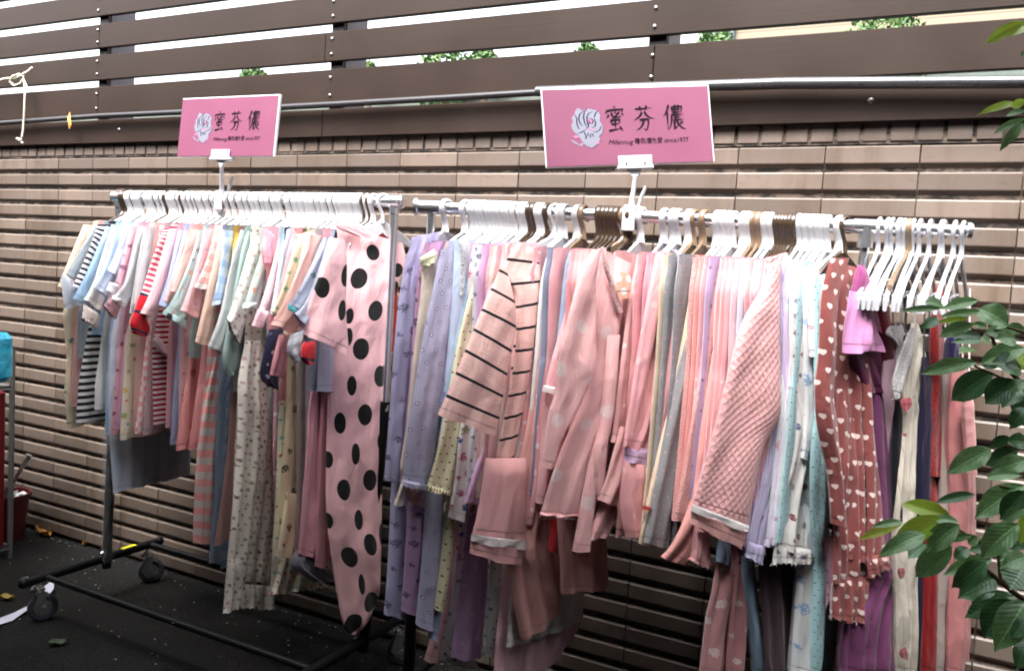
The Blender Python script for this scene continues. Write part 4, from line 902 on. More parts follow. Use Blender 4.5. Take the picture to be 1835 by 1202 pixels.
    g(GR, 1121, 'ribdots e8a4a4 eec4c2 .105 .0165', 'big pink textured nightgown with pale dots and a frilled neckline', None, None,
      [('body', [(1072, 444, 1134, 474), (1063, 480, 1131, 494), (1060, 530, 1120, 532), (1060, 570, 1112, 570), (1058, 620, 1104, 618), (1052, 700, 1092, 700), (1012, 790, 1070, 790), (986, 860, 1050, 860), (967, 926, 1040, 930)], dict(off=.0, amp=.006, thick=.014, lam=.05)),
       ('left_sleeve' if False else 'sleeve', [(1062, 448, 1076, 448), (1041, 482, 1069, 500), (1027, 532, 1069, 545), (1011, 592, 1067, 612), (999, 634, 1067, 662), (996, 695, 1048, 706), (985, 738, 1026, 752), (979, 785, 1004, 792), (973, 838, 988, 838)], dict(off=.03, amp=.006, thick=.014, lam=.07)),
       ('sleeve', [(1088, 600, 1112, 600), (1076, 740, 1098, 740), (1050, 850, 1074, 852), (1036, 930, 1062, 932), (1025, 984, 1056, 986)], dict(off=.016, amp=.004, thick=.016)),
       ('neck_frill', [(1076, 442, 1086, 444), (1082, 480, 1092, 482), (1092, 510, 1102, 510), (1100, 545, 1112, 546), (1106, 560, 1116, 560)], dict(off=.022, amp=.002, thick=.006, ruffle=.0, mat='lace eeb4b4')),
       ('hang_tag', [(1112, 488, 1124, 488), (1105, 500, 1131, 500), (1104, 518, 1131, 518), (1110, 535, 1126, 535)], dict(off=.034, amp=0, thick=.001, mat='dots e89a7c f0dcd8 .03 .009', label='oval orange cardboard tag')),
       ('hem_seam', [(968, 918, 1040, 921), (967, 921, 1040, 924)], dict(off=.004, amp=.009, thick=.0146, mat='plain d89494', lam=.05))],
      psi_b=34, psi_p=38, body=False, q_u=.19, off0=.085, hang='t')
    g(GR, 1130, 'plain a80c18', 'dark red nightgown seen inside the open neck and below the dotted hem', None, None,
      [('neckline', [(1098, 462, 1136, 456), (1104, 472, 1138, 468), (1120, 478, 1136, 474)], dict(mat='plain cc2226', off=-.03)), ('hem', [(976, 915, 1004, 915), (978, 932, 1002, 935), (986, 938, 999, 940), (982, 985, 1000, 993)], dict(off=-.05)), ('hem', [(1008, 960, 1032, 962), (1008, 990, 1030, 985), (1009, 1006, 1028, 990)], dict(off=-.045))], body=False, hang='b', psi_p=38, q_u=.12)
    g(GR, 1150, 'motif cf8f8e ecd6d4,ecd8d6 .075 .006', 'dusty rose nightgown with tiny hearts and a flared glossy sleeve', (1085, 900), None,
      [('body_front', [(1140, 458, 1178, 462), (1130, 540, 1165, 540), (1122, 640, 1145, 640), (1108, 760, 1135, 760), (1075, 900, 1110, 910), (1050, 965, 1085, 965)], dict(amp=.006)), ('sleeve', [(1142, 456, 1160, 458), (1128, 530, 1146, 530), (1113, 640, 1130, 640), (1099, 760, 1118, 762), (1094, 790, 1104, 790)], dict(off=.012)), ('cuff', [(1066, 795, 1090, 790), (1063, 830, 1086, 830), (1070, 900, 1080, 900)], dict(off=.014, mat='plain d89a98')), ('flared_sleeve', [(1112, 764, 1120, 764), (1096, 820, 1121, 828), (1083, 865, 1128, 878), (1071, 896, 1131, 911)], dict(off=.02, mat='satin d79a98', amp=.006))], hang='w')
    g(GR, 1192, 'motif dd8f94 e8b8ba,e6b0b4 .09 .009', 'salmon nightgown with a lilac ribbed band and a sleepy face print at its hem', (1120, 965), None,
      [('body_front', [(1184, 448, 1222, 462), (1184, 540, 1228, 540), (1166, 640, 1206, 640), (1142, 740, 1180, 740), (1120, 800, 1172, 806)], dict(amp=.007, lam=.035)), ('ribbed_band', [(1120, 799, 1172, 805), (1117, 827, 1169, 835)], dict(off=.008, mat='vstripe c9a6c8 b07eae .006 .35', label='lilac ribbed band')), ('lower_body', [(1117, 826, 1168, 834), (1112, 900, 1160, 905), (1120, 962, 1156, 964)], dict(amp=.005)), ('sleeve', [(1176, 450, 1206, 454), (1158, 540, 1188, 540), (1140, 640, 1166, 640), (1124, 750, 1140, 750), (1118, 800, 1128, 800)], dict(off=.014)),
       ('face_print', [(1146, 837, 1166, 840), (1141, 850, 1168, 854), (1144, 866, 1164, 868)], dict(off=.017, amp=0, thick=.001, mat='motif e8c4bc 3a2a2a .012 .003'))], hang='c')
    g(GR, 1208, 'plain e58fa4', 'hot pink nightgown with lace at the neck', (1190, 900), None, [('body_front', [(1194, 452, 1232, 470), (1205, 520, 1240, 520), (1206, 600, 1230, 600), (1196, 700, 1216, 700)], dict(amp=.006)), ('lace_trim', [(1204, 446, 1220, 452), (1212, 470, 1228, 474), (1218, 500, 1226, 500)], dict(mat='lace dcd0e6', off=.012))], hang='c')
    g(GR, 1216, 'plain d8878c', 'warm pink nightgown with a long narrow sleeve left of the cream strip', (1180, 900), None, [('sleeve', [(1226, 466, 1246, 464), (1214, 540, 1238, 540), (1200, 620, 1222, 620), (1186, 720, 1204, 720), (1168, 840, 1182, 840), (1152, 930, 1168, 930)])], hang='c')
    g(GR, 1236, 'plain dcc2a0', 'cream nightgown edge with a red stitched band near its hem', (1160, 972), None, [('sleeve', [(1242, 484, 1264, 478), (1230, 560, 1248, 560), (1212, 660, 1228, 660), (1195, 740, 1208, 740), (1166, 860, 1180, 860), (1143, 972, 1162, 978)]), ('band', [(1152, 905, 1168, 908), (1151, 912, 1167, 916)], dict(mat='plain a04038', off=.013))], hang='w')
    g(GR, 1244, 'dots 84868a cf8a8c .022 .0022', 'grey nightgown with small pink dots', (1180, 980), None, [('sleeve', [(1256, 505, 1276, 500), (1240, 570, 1266, 570), (1218, 650, 1246, 650), (1198, 740, 1228, 740), (1176, 850, 1212, 852), (1152, 972, 1198, 980)], dict(amp=.006))], hang='t')
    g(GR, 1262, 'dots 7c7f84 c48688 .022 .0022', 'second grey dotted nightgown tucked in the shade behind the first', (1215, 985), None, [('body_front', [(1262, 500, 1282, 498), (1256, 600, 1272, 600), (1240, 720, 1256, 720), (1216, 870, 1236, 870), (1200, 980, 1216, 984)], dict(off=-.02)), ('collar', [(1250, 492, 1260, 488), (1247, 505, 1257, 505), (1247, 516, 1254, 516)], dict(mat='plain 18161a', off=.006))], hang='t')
    g(GR, 1287, 'ribh d9827e eab8b4 .0055', 'pink finely corded nightgown', (1225, 935), None, [('sleeve', [(1284, 486, 1306, 478), (1268, 540, 1290, 540), (1256, 640, 1272, 640), (1240, 740, 1258, 744), (1222, 850, 1246, 856), (1203, 930, 1232, 938)], dict(amp=.004))], hang='w')
    g(GR, 1297, 'plain dc8d86', 'salmon nightgown flaring out at the bottom', (1235, 930), None, [('sleeve', [(1300, 482, 1318, 478), (1286, 580, 1300, 580), (1270, 680, 1284, 680), (1250, 800, 1262, 800), (1235, 900, 1252, 905), (1205, 970, 1240, 985), (1183, 996, 1226, 1014)], dict(amp=.006))], hang='w')
    g(GR, 1306, 'motif df9296 f0c8c8,eac0c4 .05 .008', 'pink nightgown with a frilled lower hem and star print', (1262, 990), None, [('sleeve', [(1312, 474, 1332, 470), (1298, 580, 1314, 580), (1280, 700, 1296, 700), (1260, 820, 1276, 820), (1246, 920, 1272, 925), (1240, 990, 1272, 1005), (1233, 1003, 1290, 1026)], dict(ruffle=.005, amp=.005))], hang='w')
    g(GR, 1315, 'motif a08ab4 5a4a6a,6a5a7a .05 .006', 'thin lavender printed nightgown between pinks', (1265, 900), None, [('sleeve', [(1318, 500, 1330, 500), (1306, 600, 1318, 600), (1288, 700, 1300, 700), (1268, 800, 1280, 800), (1248, 880, 1262, 884)])], hang='w')
    g(GR, 1334, 'plain e0999c', 'light salmon nightgown with a sharp sleeve crease', (1275, 960), None, [('sleeve', [(1334, 466, 1354, 464), (1322, 560, 1338, 560), (1304, 680, 1322, 680), (1284, 790, 1302, 790), (1262, 900, 1280, 900)], dict(amp=.004))], hang='w')
    g(GR, 1342, 'plain dfa3a4', 'rose pink nightgown, fourth strip left of the quilted sleeve', (1280, 960), None, [('sleeve', [(1344, 470, 1366, 466), (1336, 560, 1350, 560), (1318, 650, 1334, 650), (1298, 760, 1314, 760), (1272, 900, 1290, 900)])], hang='w')
    g(GR, 1349, 'motif e2a0a6 f0d2d4,e8c6c8 .05 .006', 'pale pink nightgown dotted with whitish flowers left of the quilted sleeve', (1290, 960), None, [('sleeve', [(1356, 476, 1378, 472), (1346, 560, 1360, 560), (1328, 650, 1344, 650), (1308, 760, 1324, 760)])], hang='t')
    g(GR, 1360, 'plain e2aeb4', 'blush pink knitted nightgown immediately left of the quilted one', (1300, 960), None, [('sleeve', [(1364, 490, 1386, 486), (1352, 560, 1368, 560), (1336, 620, 1350, 620), (1318, 700, 1330, 700)], dict(mat='rib e4b0b6'))], hang='t')
    g(GR, 1372, 'plain c3cfe8', 'powder blue nightgown showing at the quilted shoulder', (1320, 960), None, [('sleeve', [(1372, 500, 1390, 498), (1362, 550, 1376, 550), (1348, 590, 1362, 590)]), ('cuff', [(1287, 965, 1310, 968), (1284, 985, 1308, 990), (1283, 1006, 1303, 1012)], dict(mat='plain 7f98c0', off=-.03, label='denim blue cuff'))], hang='w')
    for k, hx_ in enumerate((1382, 1392, 1398, 1404, 1410)):
        nm = ['faded coral', 'light mauve', 'ash pink', 'soft cerise', 'cameo pink'][k]
        g(GR, hx_, 'plain '+['dc9c98', 'cfa8c0', 'd6a6a6', 'd98a9a', 'e2b2b0'][k], nm+' nightgown hidden behind the quilted pink sleeve', (1320, 975), None, [('sleeve', [(1384+k*4, 486, 1396+k*4, 484), (1372+k*5, 600, 1384+k*5, 600), (1330+k*10, 900, 1342+k*10, 905), (1318+k*9, 975, 1332+k*9, 985)])], hang='w' if k == 0 else 'b', low=.1)
    g(GR, 1418, 'quilt e09898', 'quilted salmon pink top with a white fleece band at its cuff', None, None,
      [('body', [(1372, 462, 1410, 452), (1376, 520, 1420, 500), (1370, 640, 1400, 640), (1360, 800, 1392, 800), (1345, 930, 1375, 940)], dict(off=-.01, amp=.004, thick=.014)),
       ('sleeve', [(1378, 472, 1402, 456), (1366, 516, 1396, 520), (1332, 577, 1395, 590), (1310, 650, 1395, 668), (1296, 704, 1396, 745), (1272, 800, 1368, 795), (1254, 865, 1352, 870), (1241, 905, 1340, 942)], dict(off=.02, amp=.005, thick=.018, lam=.14)),
       ('white_band', [(1242, 903, 1341, 941), (1239, 914, 1338, 953)], dict(off=.024, amp=.002, lam=.14, thick=.023, top=.9, mat='plain dcd2d2', label='white fleece band')),
       ('cuff', [(1240, 913, 1338, 952), (1237, 938, 1327, 983)], dict(off=.022, amp=.002, lam=.14, thick=.019, top=.9, mat='plain e09690'))],
      psi_b=24, psi_p=36, body=False, q_u=.2, off0=.04, hang='b', kind='pyjama top', name='pyjama_shirt')
    g(GR, 1424, 'vstripe b9aed0 8a7eb4 .0045 .3', 'lilac pinstriped nightgown with gathered cuffs right of the quilted sleeve', (1360, 985), None, [('sleeve', [(1396, 478, 1416, 472), (1394, 560, 1412, 560), (1394, 680, 1406, 680), (1380, 790, 1398, 790), (1360, 880, 1388, 886), (1345, 940, 1376, 945), (1336, 985, 1372, 992)], dict(lam=.015)), ('cuff_ruffle', [(1340, 970, 1372, 978), (1335, 1000, 1366, 1010)], dict(ruffle=.006, lam=.01))], hang='b')
    g(GR, 1432, 'plain c9b0da', 'plain lilac nightgown with a smooth tapering sleeve', (1390, 985), None, [('sleeve', [(1406, 478, 1424, 474), (1404, 560, 1420, 560), (1402, 660, 1420, 660), (1402, 735, 1414, 738), (1390, 820, 1406, 820), (1380, 920, 1400, 920), (1368, 975, 1395, 985)])], hang='w')
    g(GR, 1444, 'motif d6d2ce 7a2a34,4a4a7a,6a6a6a .05 .009', 'off white nightgown with small berry prints and a ruffled cuff', (1415, 990), None,
      [('sleeve', [(1416, 486, 1438, 480), (1414, 560, 1440, 560), (1417, 680, 1441, 690), (1423, 740, 1455, 752), (1418, 810, 1445, 820), (1402, 880, 1436, 884), (1390, 950, 1450, 962), (1388, 985, 1458, 990)], dict(amp=.006)), ('cuff_ruffle', [(1388, 976, 1456, 984), (1384, 1012, 1464, 1006)], dict(ruffle=.007, lam=.012, amp=.006)), ('lower_sleeve', [(1440, 760, 1462, 770), (1432, 860, 1456, 865), (1440, 960, 1462, 965)], dict(off=-.006))], hang='w')
    g(GR, 1456, 'motif dcdfe2 7aa0d0,8ab0dc,c08a90 .09 .016', 'white nightgown with pale blue picture prints', (1440, 990), None, [('sleeve', [(1438, 480, 1460, 476), (1438, 560, 1458, 560), (1440, 660, 1458, 660), (1444, 740, 1457, 752), (1438, 820, 1446, 824)]), ('trousers', [(1434, 900, 1458, 900), (1426, 1040, 1456, 1040), (1420, 1140, 1454, 1140), (1417, 1202, 1450, 1206)], dict(off=-.02, thick=.02))], hang='w', kind=PJ)
    g(GR, 1466, 'motif e2e4e6 b0889a,8aa0b0 .05 .006', 'white gathered nightgown with faint pink sprigs', (1445, 990), None, [('sleeve', [(1448, 474, 1470, 470), (1448, 540, 1462, 540), (1450, 640, 1462, 640)])], hang='w')
    g(GR, 1474, 'dots 8fc0c8 2f4a5a .016 .0016', 'teal nightgown with tiny dark dots and a bulging sleeve', (1465, 985), None, [('sleeve', [(1458, 496, 1478, 490), (1458, 580, 1472, 580), (1458, 680, 1472, 690), (1458, 740, 1484, 770), (1452, 800, 1495, 850), (1450, 870, 1494, 892), (1452, 930, 1482, 945), (1458, 972, 1470, 980)], dict(amp=.006, swell=.012)), ('trousers', [(1458, 880, 1478, 880), (1452, 1020, 1478, 1020), (1448, 1120, 1476, 1120), (1446, 1202, 1474, 1206)], dict(off=-.02, thick=.02))], hang='w', kind=PJ)
    g(GR, 1484, 'dots d094ae 5a3a4a .016 .0016', 'mauve pink pyjama trousers with tiny dark dots', None, None, [('trouser_leg', [(1474, 960, 1502, 965), (1478, 1040, 1508, 1040), (1480, 1120, 1510, 1120), (1482, 1202, 1512, 1206)], dict(off=-.01, thick=.018))], hang='w', kind='trousers', name='trousers', body=False)
    g(GR, 1506, 'hearts 84423f d8bcb6 .032 .0060', 'dusty rose nightgown with white hearts and frilled cuffs', None, None,
      [('body', [(1490, 470, 1532, 478), (1486, 540, 1560, 560), (1484, 640, 1566, 650), (1488, 740, 1560, 740), (1496, 840, 1562, 840), (1500, 920, 1570, 920), (1500, 1000, 1566, 1000)], dict(off=.0, amp=.010, thick=.014, lam=.04)),
       ('skirt_frill', [(1492, 1036, 1566, 1030), (1490, 1075, 1570, 1070), (1488, 1110, 1573, 1117)], dict(off=.012, amp=.009, ruffle=.008, lam=.02)),
       ('front_panel', [(1496, 700, 1530, 700), (1492, 860, 1540, 860), (1492, 960, 1556, 965), (1491, 1045, 1566, 1040)], dict(off=.01, amp=.008, lam=.035, uv0=(.1, .02))),
       ('sleeve', [(1488, 462, 1522, 462), (1476, 510, 1506, 520), (1471, 560, 1498, 570), (1467, 640, 1496, 645), (1461, 700, 1492, 710), (1466, 770, 1500, 770), (1484, 850, 1506, 850), (1490, 940, 1512, 940)], dict(off=.026, amp=.006, thick=.012, uv0=(.2, .01))),
       ('sleeve', [(1540, 640, 1556, 640), (1546, 760, 1564, 760), (1552, 880, 1578, 880), (1552, 960, 1584, 955), (1550, 1010, 1592, 1000)], dict(off=.02, amp=.006, uv0=(.4, 0))),
       ('cuff_frill', [(1552, 996, 1590, 988), (1556, 1036, 1598, 1012)], dict(off=.026, ruffle=.008, amp=.006, lam=.02))],
      psi_b=26, psi_p=36, body=False, q_u=.2, off0=.06, hang='w')
    g(GR, 1514, 'satin 84406a', 'long mauve satin nightgown with a glossy pink turned sleeve', None, None,
      [('body', [(1538, 560, 1580, 590), (1545, 680, 1588, 680), (1552, 800, 1598, 800), (1560, 900, 1600, 900), (1555, 1000, 1602, 1000), (1516, 1100, 1602, 1100), (1506, 1204, 1602, 1206)], dict(off=-.03, amp=.008, thick=.02, mat='satin 6e3a60')),
       ('collar', [(1538, 474, 1550, 478), (1532, 500, 1560, 510), (1526, 530, 1572, 560), (1530, 570, 1586, 600)], dict(off=-.002, amp=.004, thick=.012)),
       ('sleeve_lining', [(1520, 590, 1575, 590), (1522, 640, 1588, 640), (1548, 700, 1588, 705)], dict(off=-.008, amp=.006, mat='satin 5c2444')),  # one satin: underside shade and lit sleeve front are put into the colours
       ('sleeve', [(1522, 520, 1556, 530), (1518, 550, 1564, 560), (1514, 585, 1574, 595), (1511, 632, 1586, 628)], dict(off=.014, amp=.008, mat='satin c878b0', thick=.006, label='glossy orchid pink turned back sleeve'))],
      psi_b=26, psi_p=38, q_u=.2, off0=.075, body=False, hang='b')
    # slips with thin straps at the right end
    def slip(hook, spec, label, lines, straps, sc, hang='c', extra=(), psi=25., bodyp={}):
        strap = [('strap', [(a, b_, a+2.6, b_), ((a+c)/2, (b_+d)/2, (a+c)/2+2.6, (b_+d)/2), (c, d, c+2.6, d)], dict(mat='plain '+sc, thick=.001, amp=0, off=-.002)) for (a, b_, c, d) in straps]
        return g(GR, hook, spec, label, None, None, [('body', lines, dict(dict(off=.0, amp=.006, thick=.014), **bodyp))]+strap+list(extra), body=False, hang=hang, kind=SL, psi_p=psi, q_u=.13, hk='clip')
    slip(1577, 'satin 6a1022', 'crimson slip, only its wide upper stripes visible under the first bare hangers', [(1556, 545, 1570, 545), (1560, 620, 1576, 620), (1574, 690, 1590, 690), (1588, 800, 1600, 800)], [(1562, 525, 1558, 550), (1586, 525, 1582, 560)], 'a82038')
    slip(1592, 'satin 560e1e', 'wine red slip beside the first clear hangers', [(1572, 540, 1594, 540), (1576, 620, 1596, 620), (1582, 700, 1598, 700), (1590, 840, 1602, 840)], [(1576, 520, 1574, 545), (1600, 520, 1598, 600)], '8a1830')
    slip(1600, 'satin a88494', 'mauve grey slip edged with white lace', [(1598, 588, 1612, 588), (1586, 640, 1612, 640), (1582, 690, 1604, 690), (1590, 770, 1604, 770), (1594, 900, 1606, 900)], [(1604, 530, 1604, 590), (1616, 530, 1612, 592)], 'd8c8cc', extra=[('lace_edge', [(1594, 584, 1618, 582), (1586, 598, 1620, 600), (1606, 620, 1618, 640), (1600, 690, 1612, 690)], dict(mat='lace cfc6cc', off=.012, ruffle=.003, thick=.003))])
    slip(1612, 'satin 14141c', 'black navy slip in the shade left of the cream heart slip', [(1618, 600, 1632, 600), (1604, 700, 1620, 700), (1598, 800, 1616, 800), (1600, 960, 1612, 960)], [(1624, 530, 1622, 600)], '20202c')
    slip(1622, 'vstripe b2a896 8e8074 .012 .06', 'cream ribbed slip with red hearts and a scalloped lace cup', [(1634, 578, 1644, 578), (1622, 630, 1656, 630), (1610, 680, 1665, 670), (1608, 700, 1660, 705), (1614, 735, 1644, 735), (1614, 770, 1638, 770), (1607, 860, 1641, 860), (1603, 960, 1645, 960), (1603, 1080, 1649, 1080), (1604, 1204, 1653, 1206)], [(1640, 530, 1638, 580), (1632, 530, 1636, 580)], 'e4dcd4', bodyp=dict(amp=.009, lam=.028),
         extra=[('lace_cup', [(1632, 585, 1642, 590), (1614, 630, 1634, 640), (1600, 680, 1618, 690), (1602, 715, 1611, 715)], dict(mat='lace bcb8b8', off=.012, ruffle=.004, thick=.004)),
                ('heart_print', [(1614, 1162, 1623, 1158), (1611, 1170, 1628, 1172), (1616, 1180, 1627, 1182)], dict(mat='plain 8a1424', off=.0205, thick=.0008, amp=0)),
                ('heart_print', [(1616, 714, 1632, 712), (1614, 724, 1634, 724), (1618, 731, 1630, 731), (1622, 737, 1624, 737)], dict(mat='plain a01830', off=.0205, thick=.0008, amp=0)),
                ('heart_print', [(1609, 1018, 1620, 1016), (1608, 1026, 1622, 1026), (1613, 1036, 1618, 1036)], dict(mat='plain 8a1424', off=.0205, thick=.0008, amp=0)),
                ('heart_print', [(1618, 776, 1626, 776), (1618, 781, 1624, 781)], dict(mat='plain 9a1830', off=.0205, thick=.0008, amp=0))])
    slip(1638, 'satin 1e1c34', 'midnight blue slip with dark lace straps', [(1652, 640, 1668, 640), (1648, 720, 1672, 720), (1642, 820, 1664, 820), (1644, 960, 1660, 960), (1646, 1204, 1662, 1206)], [(1656, 530, 1654, 640), (1664, 540, 1664, 640), (1672, 540, 1668, 700)], '1a1a30')
    slip(1650, 'lace 8e0a10', 'bright red slip with a sequinned lace bodice', [(1670, 560, 1684, 560), (1668, 640, 1690, 640), (1672, 690, 1700, 700), (1664, 760, 1704, 752), (1660, 810, 1696, 800), (1658, 850, 1684, 850)], [(1676, 510, 1676, 570), (1688, 520, 1684, 580)], 'c01820', extra=[('skirt', [(1658, 840, 1686, 845), (1656, 960, 1684, 960), (1655, 1080, 1680, 1080), (1652, 1204, 1678, 1206)], dict(mat='satin 7c080e', off=.0, thick=.014))])
    slip(1668, 'satin 8c7c76', 'greyish beige slip beside the red one', [(1688, 640, 1702, 640), (1690, 740, 1706, 740), (1686, 850, 1702, 850), (1682, 1000, 1702, 1000), (1678, 1204, 1704, 1206)], [(1694, 530, 1692, 640), (1702, 530, 1698, 640)], 'd8d0cc')
    slip(1688, 'satin a66464', 'long salmon slip last on the right rack', [(1708, 640, 1728, 640), (1702, 720, 1738, 720), (1700, 800, 1741, 800), (1702, 900, 1743, 900), (1701, 1050, 1740, 1050), (1699, 1204, 1738, 1206)], [(1708, 540, 1710, 640), (1722, 540, 1724, 645)], 'e8b0b0', bodyp=dict(amp=.005, thick=.02))
    slip(1712, 'satin 2e2450', 'small violet slip almost hidden by the leaves', [(1700, 600, 1712, 600), (1702, 640, 1712, 640), (1704, 660, 1711, 660)], [(1706, 540, 1704, 600)], '6a4a9a')
    for (a, b_, c) in ((1737, 520, 'e8c8c8'), (1733, 545, 'ece6e6')): pass
    slip(1727, 'plain b87878', 'pink strapped slip whose strap falls outside the last hanger', [(1728, 700, 1740, 700), (1732, 800, 1742, 800), (1734, 850, 1741, 850)], [(1737, 517, 1735, 700)], 'eccaca')
    # lower layer that hangs under the right rack between the long pieces
    low = [
      ('trousers', 812, 'motif e8a8a4 5a3a4a .05 .005', 'pink dotted pyjama trousers tapering to the lowest point left', [(818, 880, 840, 880), (808, 960, 828, 960), (796, 1040, 820, 1040), (780, 1110, 806, 1110), (760, 1180, 788, 1190)]),
      ('trousers', 826, 'motif d6d2cc a03a5a,3a4a9a,6a7a5a .035 .008', 'white rose printed pyjama trousers with a wide cuff at the bottom edge', [(826, 900, 840, 900), (814, 1000, 832, 1000), (804, 1090, 822, 1090), (790, 1160, 850, 1170), (788, 1184, 857, 1198)]),
      ('trousers', 862, 'flower b88cc0 e8e0ea .07 .006 9a7aa0', 'lilac pyjama trousers with white daisies', [(846, 860, 878, 860), (836, 960, 876, 965), (826, 1040, 874, 1040), (816, 1110, 868, 1110), (808, 1176, 862, 1178)]),
      ('trousers', 890, 'motif c9d8dc 4a6a78,5a6a7a .03 .005', 'ice blue pyjama trousers with bunny doodles', [(880, 960, 906, 960), (876, 1020, 904, 1020), (870, 1100, 902, 1100), (864, 1174, 898, 1178)]),
      ('nightgown', 960, 'plain d8a2ac', 'pale pink nightgown at the very bottom below the coral skirt', [(900, 980, 1040, 980), (895, 1080, 1042, 1070), (888, 1140, 1040, 1120), (884, 1206, 996, 1182), (880, 1230, 960, 1215)]),
      ('nightgown', 985, 'plain d6cfca', 'white nightgown hem peeking out beneath the coral skirt', [(912, 1080, 1046, 1020), (910, 1120, 1046, 1072), (906, 1160, 1045, 1110)]),
      ('skirt', 1010, 'plain d68f88', 'coral pink skirt hanging askew with a slanted hem', [(906, 960, 1006, 950), (912, 1020, 1008, 1020), (920, 1080, 1006, 1070), (928, 1120, 1004, 1088), (934, 1150, 1000, 1100)]),
      ('skirt', 1075, 'plain c98480', 'dusty coral skirt under the dotted nightgown beside the bare wall', [(1000, 900, 1084, 900), (1002, 980, 1088, 975), (1004, 1030, 1090, 1025), (1005, 1062, 1092, 1053)]),
      ('trousers', 1330, 'motif bc7c7e dcc4c0,d8c0bc .08 .012', 'dusty pink pyjama trousers with pale paw marks near the lower right', [(1290, 960, 1330, 960), (1280, 1040, 1322, 1040), (1266, 1110, 1310, 1110), (1253, 1206, 1296, 1208)]),
      ('trousers', 1345, 'motif b87478 dcc8c4,2a2a3a .07 .010', 'rose pyjama trousers with printed paws and a dark scribble', [(1316, 960, 1346, 960), (1312, 1040, 1340, 1040), (1306, 1120, 1336, 1120), (1300, 1206, 1330, 1208)]),
      ('trousers', 1365, 'plain 7e9cba', 'denim blue pyjama trousers at the lower right', [(1330, 980, 1352, 980), (1334, 1050, 1356, 1050), (1342, 1120, 1360, 1120), (1350, 1206, 1372, 1208)]),
      ('trousers', 1390, 'plain 4e3a44', 'dark plum cloth panel standing in for the black shade at the lower right', [(1360, 980, 1420, 980), (1362, 1050, 1422, 1050), (1366, 1120, 1424, 1120), (1370, 1206, 1428, 1208)])]  # dark panel added where only black shade lies
    for (kd, hk_, spec, lab, lines) in low:
        p = rail_pt('R', hk_); root = empty(kd, (p.x, p.y, p.z)); tag(root, lab, kd)
        Fb, Nb = frame(R(8)); q0 = Vector((p.x, p.y, 0))+Fb*.175-Nb*.0
        # upper part runs up to the hanger inside the stack
        x0, y0, x1, y1 = lines[0]
        top = [((x0+hk_)/2-6, (y0+480)/2, (x1+hk_)/2-6, (y0+480)/2), ]
        piece('body', [(hk_-14, 470, hk_+6, 470)]+top+lines, q0, R(32), cloth_mat(spec), root, amp=.007, thick=.012, seed=hk_, lam=.05, ruffle=.002 if 'nightgown' in kd else 0)
    for hx_ in (853, 861): hanger('R', hx_, R(9), M_white, half=.112, label='white plastic hanger hooked over the right rack rail', group='white hangers on the right rack')
    for hx_ in (1615, 1692): hanger('R', hx_, R(10+hx_ % 7-3), M_clear, 'clip', .168, label='milky white plastic hanger hooked over the right rack rail', group='milky hangers on the right rack')
    hanger('R', 1630, R(9), M_tan, label='bronze brown plastic hanger hooked over the right rack rail', group='bronze brown hangers on the right rack')
# black spots of the big gown: x,y,rx,ry in cloth metres (x from the centre line, y down from the neck), made from their places on the gown
def gown_spots():
    px = [(592, 437, 10, 22), (641, 499, 14, 18), (609, 524, 9, 17), (559, 559, 0, 0), (667, 452, 12, 14), (670, 557, 13, 18), (624, 565, 7, 14), (622, 602, 7, 16), (644, 624, 14, 19), (680, 672, 12, 18), (627, 690, 8, 18), (651, 740, 12, 19), (607, 759, 9, 19), (634, 811, 7, 19), (685, 785, 10, 17), (661, 855, 12, 19), (613, 877, 11, 19), (587, 828, 8, 15), (585, 944, 9, 15), (641, 928, 8, 18), (663, 966, 12, 19), (623, 998, 14, 18), (645, 1042, 6, 19), (663, 1077, 13, 19), (630, 1111, 14, 17), (686, 860, 5, 20), (686, 945, 5, 20), (712, 480, 9, 16), (705, 520, 8, 16)]
    p = rail_pt('L', 688); Fb, Nb = frame(R(34)); Q = Vector((p.x, p.y, 0))+Nb*.030
    L = [(604, 402, 722, 436), (596, 440, 727, 470), (592, 500, 716, 505), (590, 560, 700, 560), (588, 640, 690, 640), (588, 700, 688, 705), (585, 800, 686, 805), (584, 880, 685, 885), (586, 935, 684, 950), (597, 1020, 682, 1030), (607, 1082, 679, 1068), (616, 1122, 665, 1100), (630, 1137, 646, 1127)]
    E = np.array([np.concatenate([unplane(a, b_, Q, Fb, Nb, 0), unplane(c, d, Q, Fb, Nb, 0)]) for a, b_, c, d in L]); mid = (E[:, :2]+E[:, 2:])/2
    cum = np.concatenate([[0], np.cumsum(np.linalg.norm(np.diff(mid, axis=0), axis=1))])
    out = []
    def loc(x, y):
        q = unplane(x, y, Q, Fb, Nb, 0); zc = mid[:, 1]
        arc = float(np.interp(-q[1], -zc, cum)); uc = float(np.interp(-q[1], -zc, mid[:, 0]))
        return uc-q[0], arc
    for (x, y, a, b_) in px:
        if a == 0: continue
        c = loc(x, y); e = loc(x+a, y); f_ = loc(x, y+b_)
        out.append('%.4f,%.4f,%.4f,%.4f' % (c[0], c[1], abs(e[0]-c[0])+.001, abs(f_[1]-c[1])))
    # sleeve spots live at x offset .62
    out += ['.590,.150,.022,.03', '.655,.095,.016,.03', '.575,.02,.012,.03', '.66,.19,.012,.03']
    return ';'.join(out)
SPOTS = gown_spots()
left_garments()
right_garments()

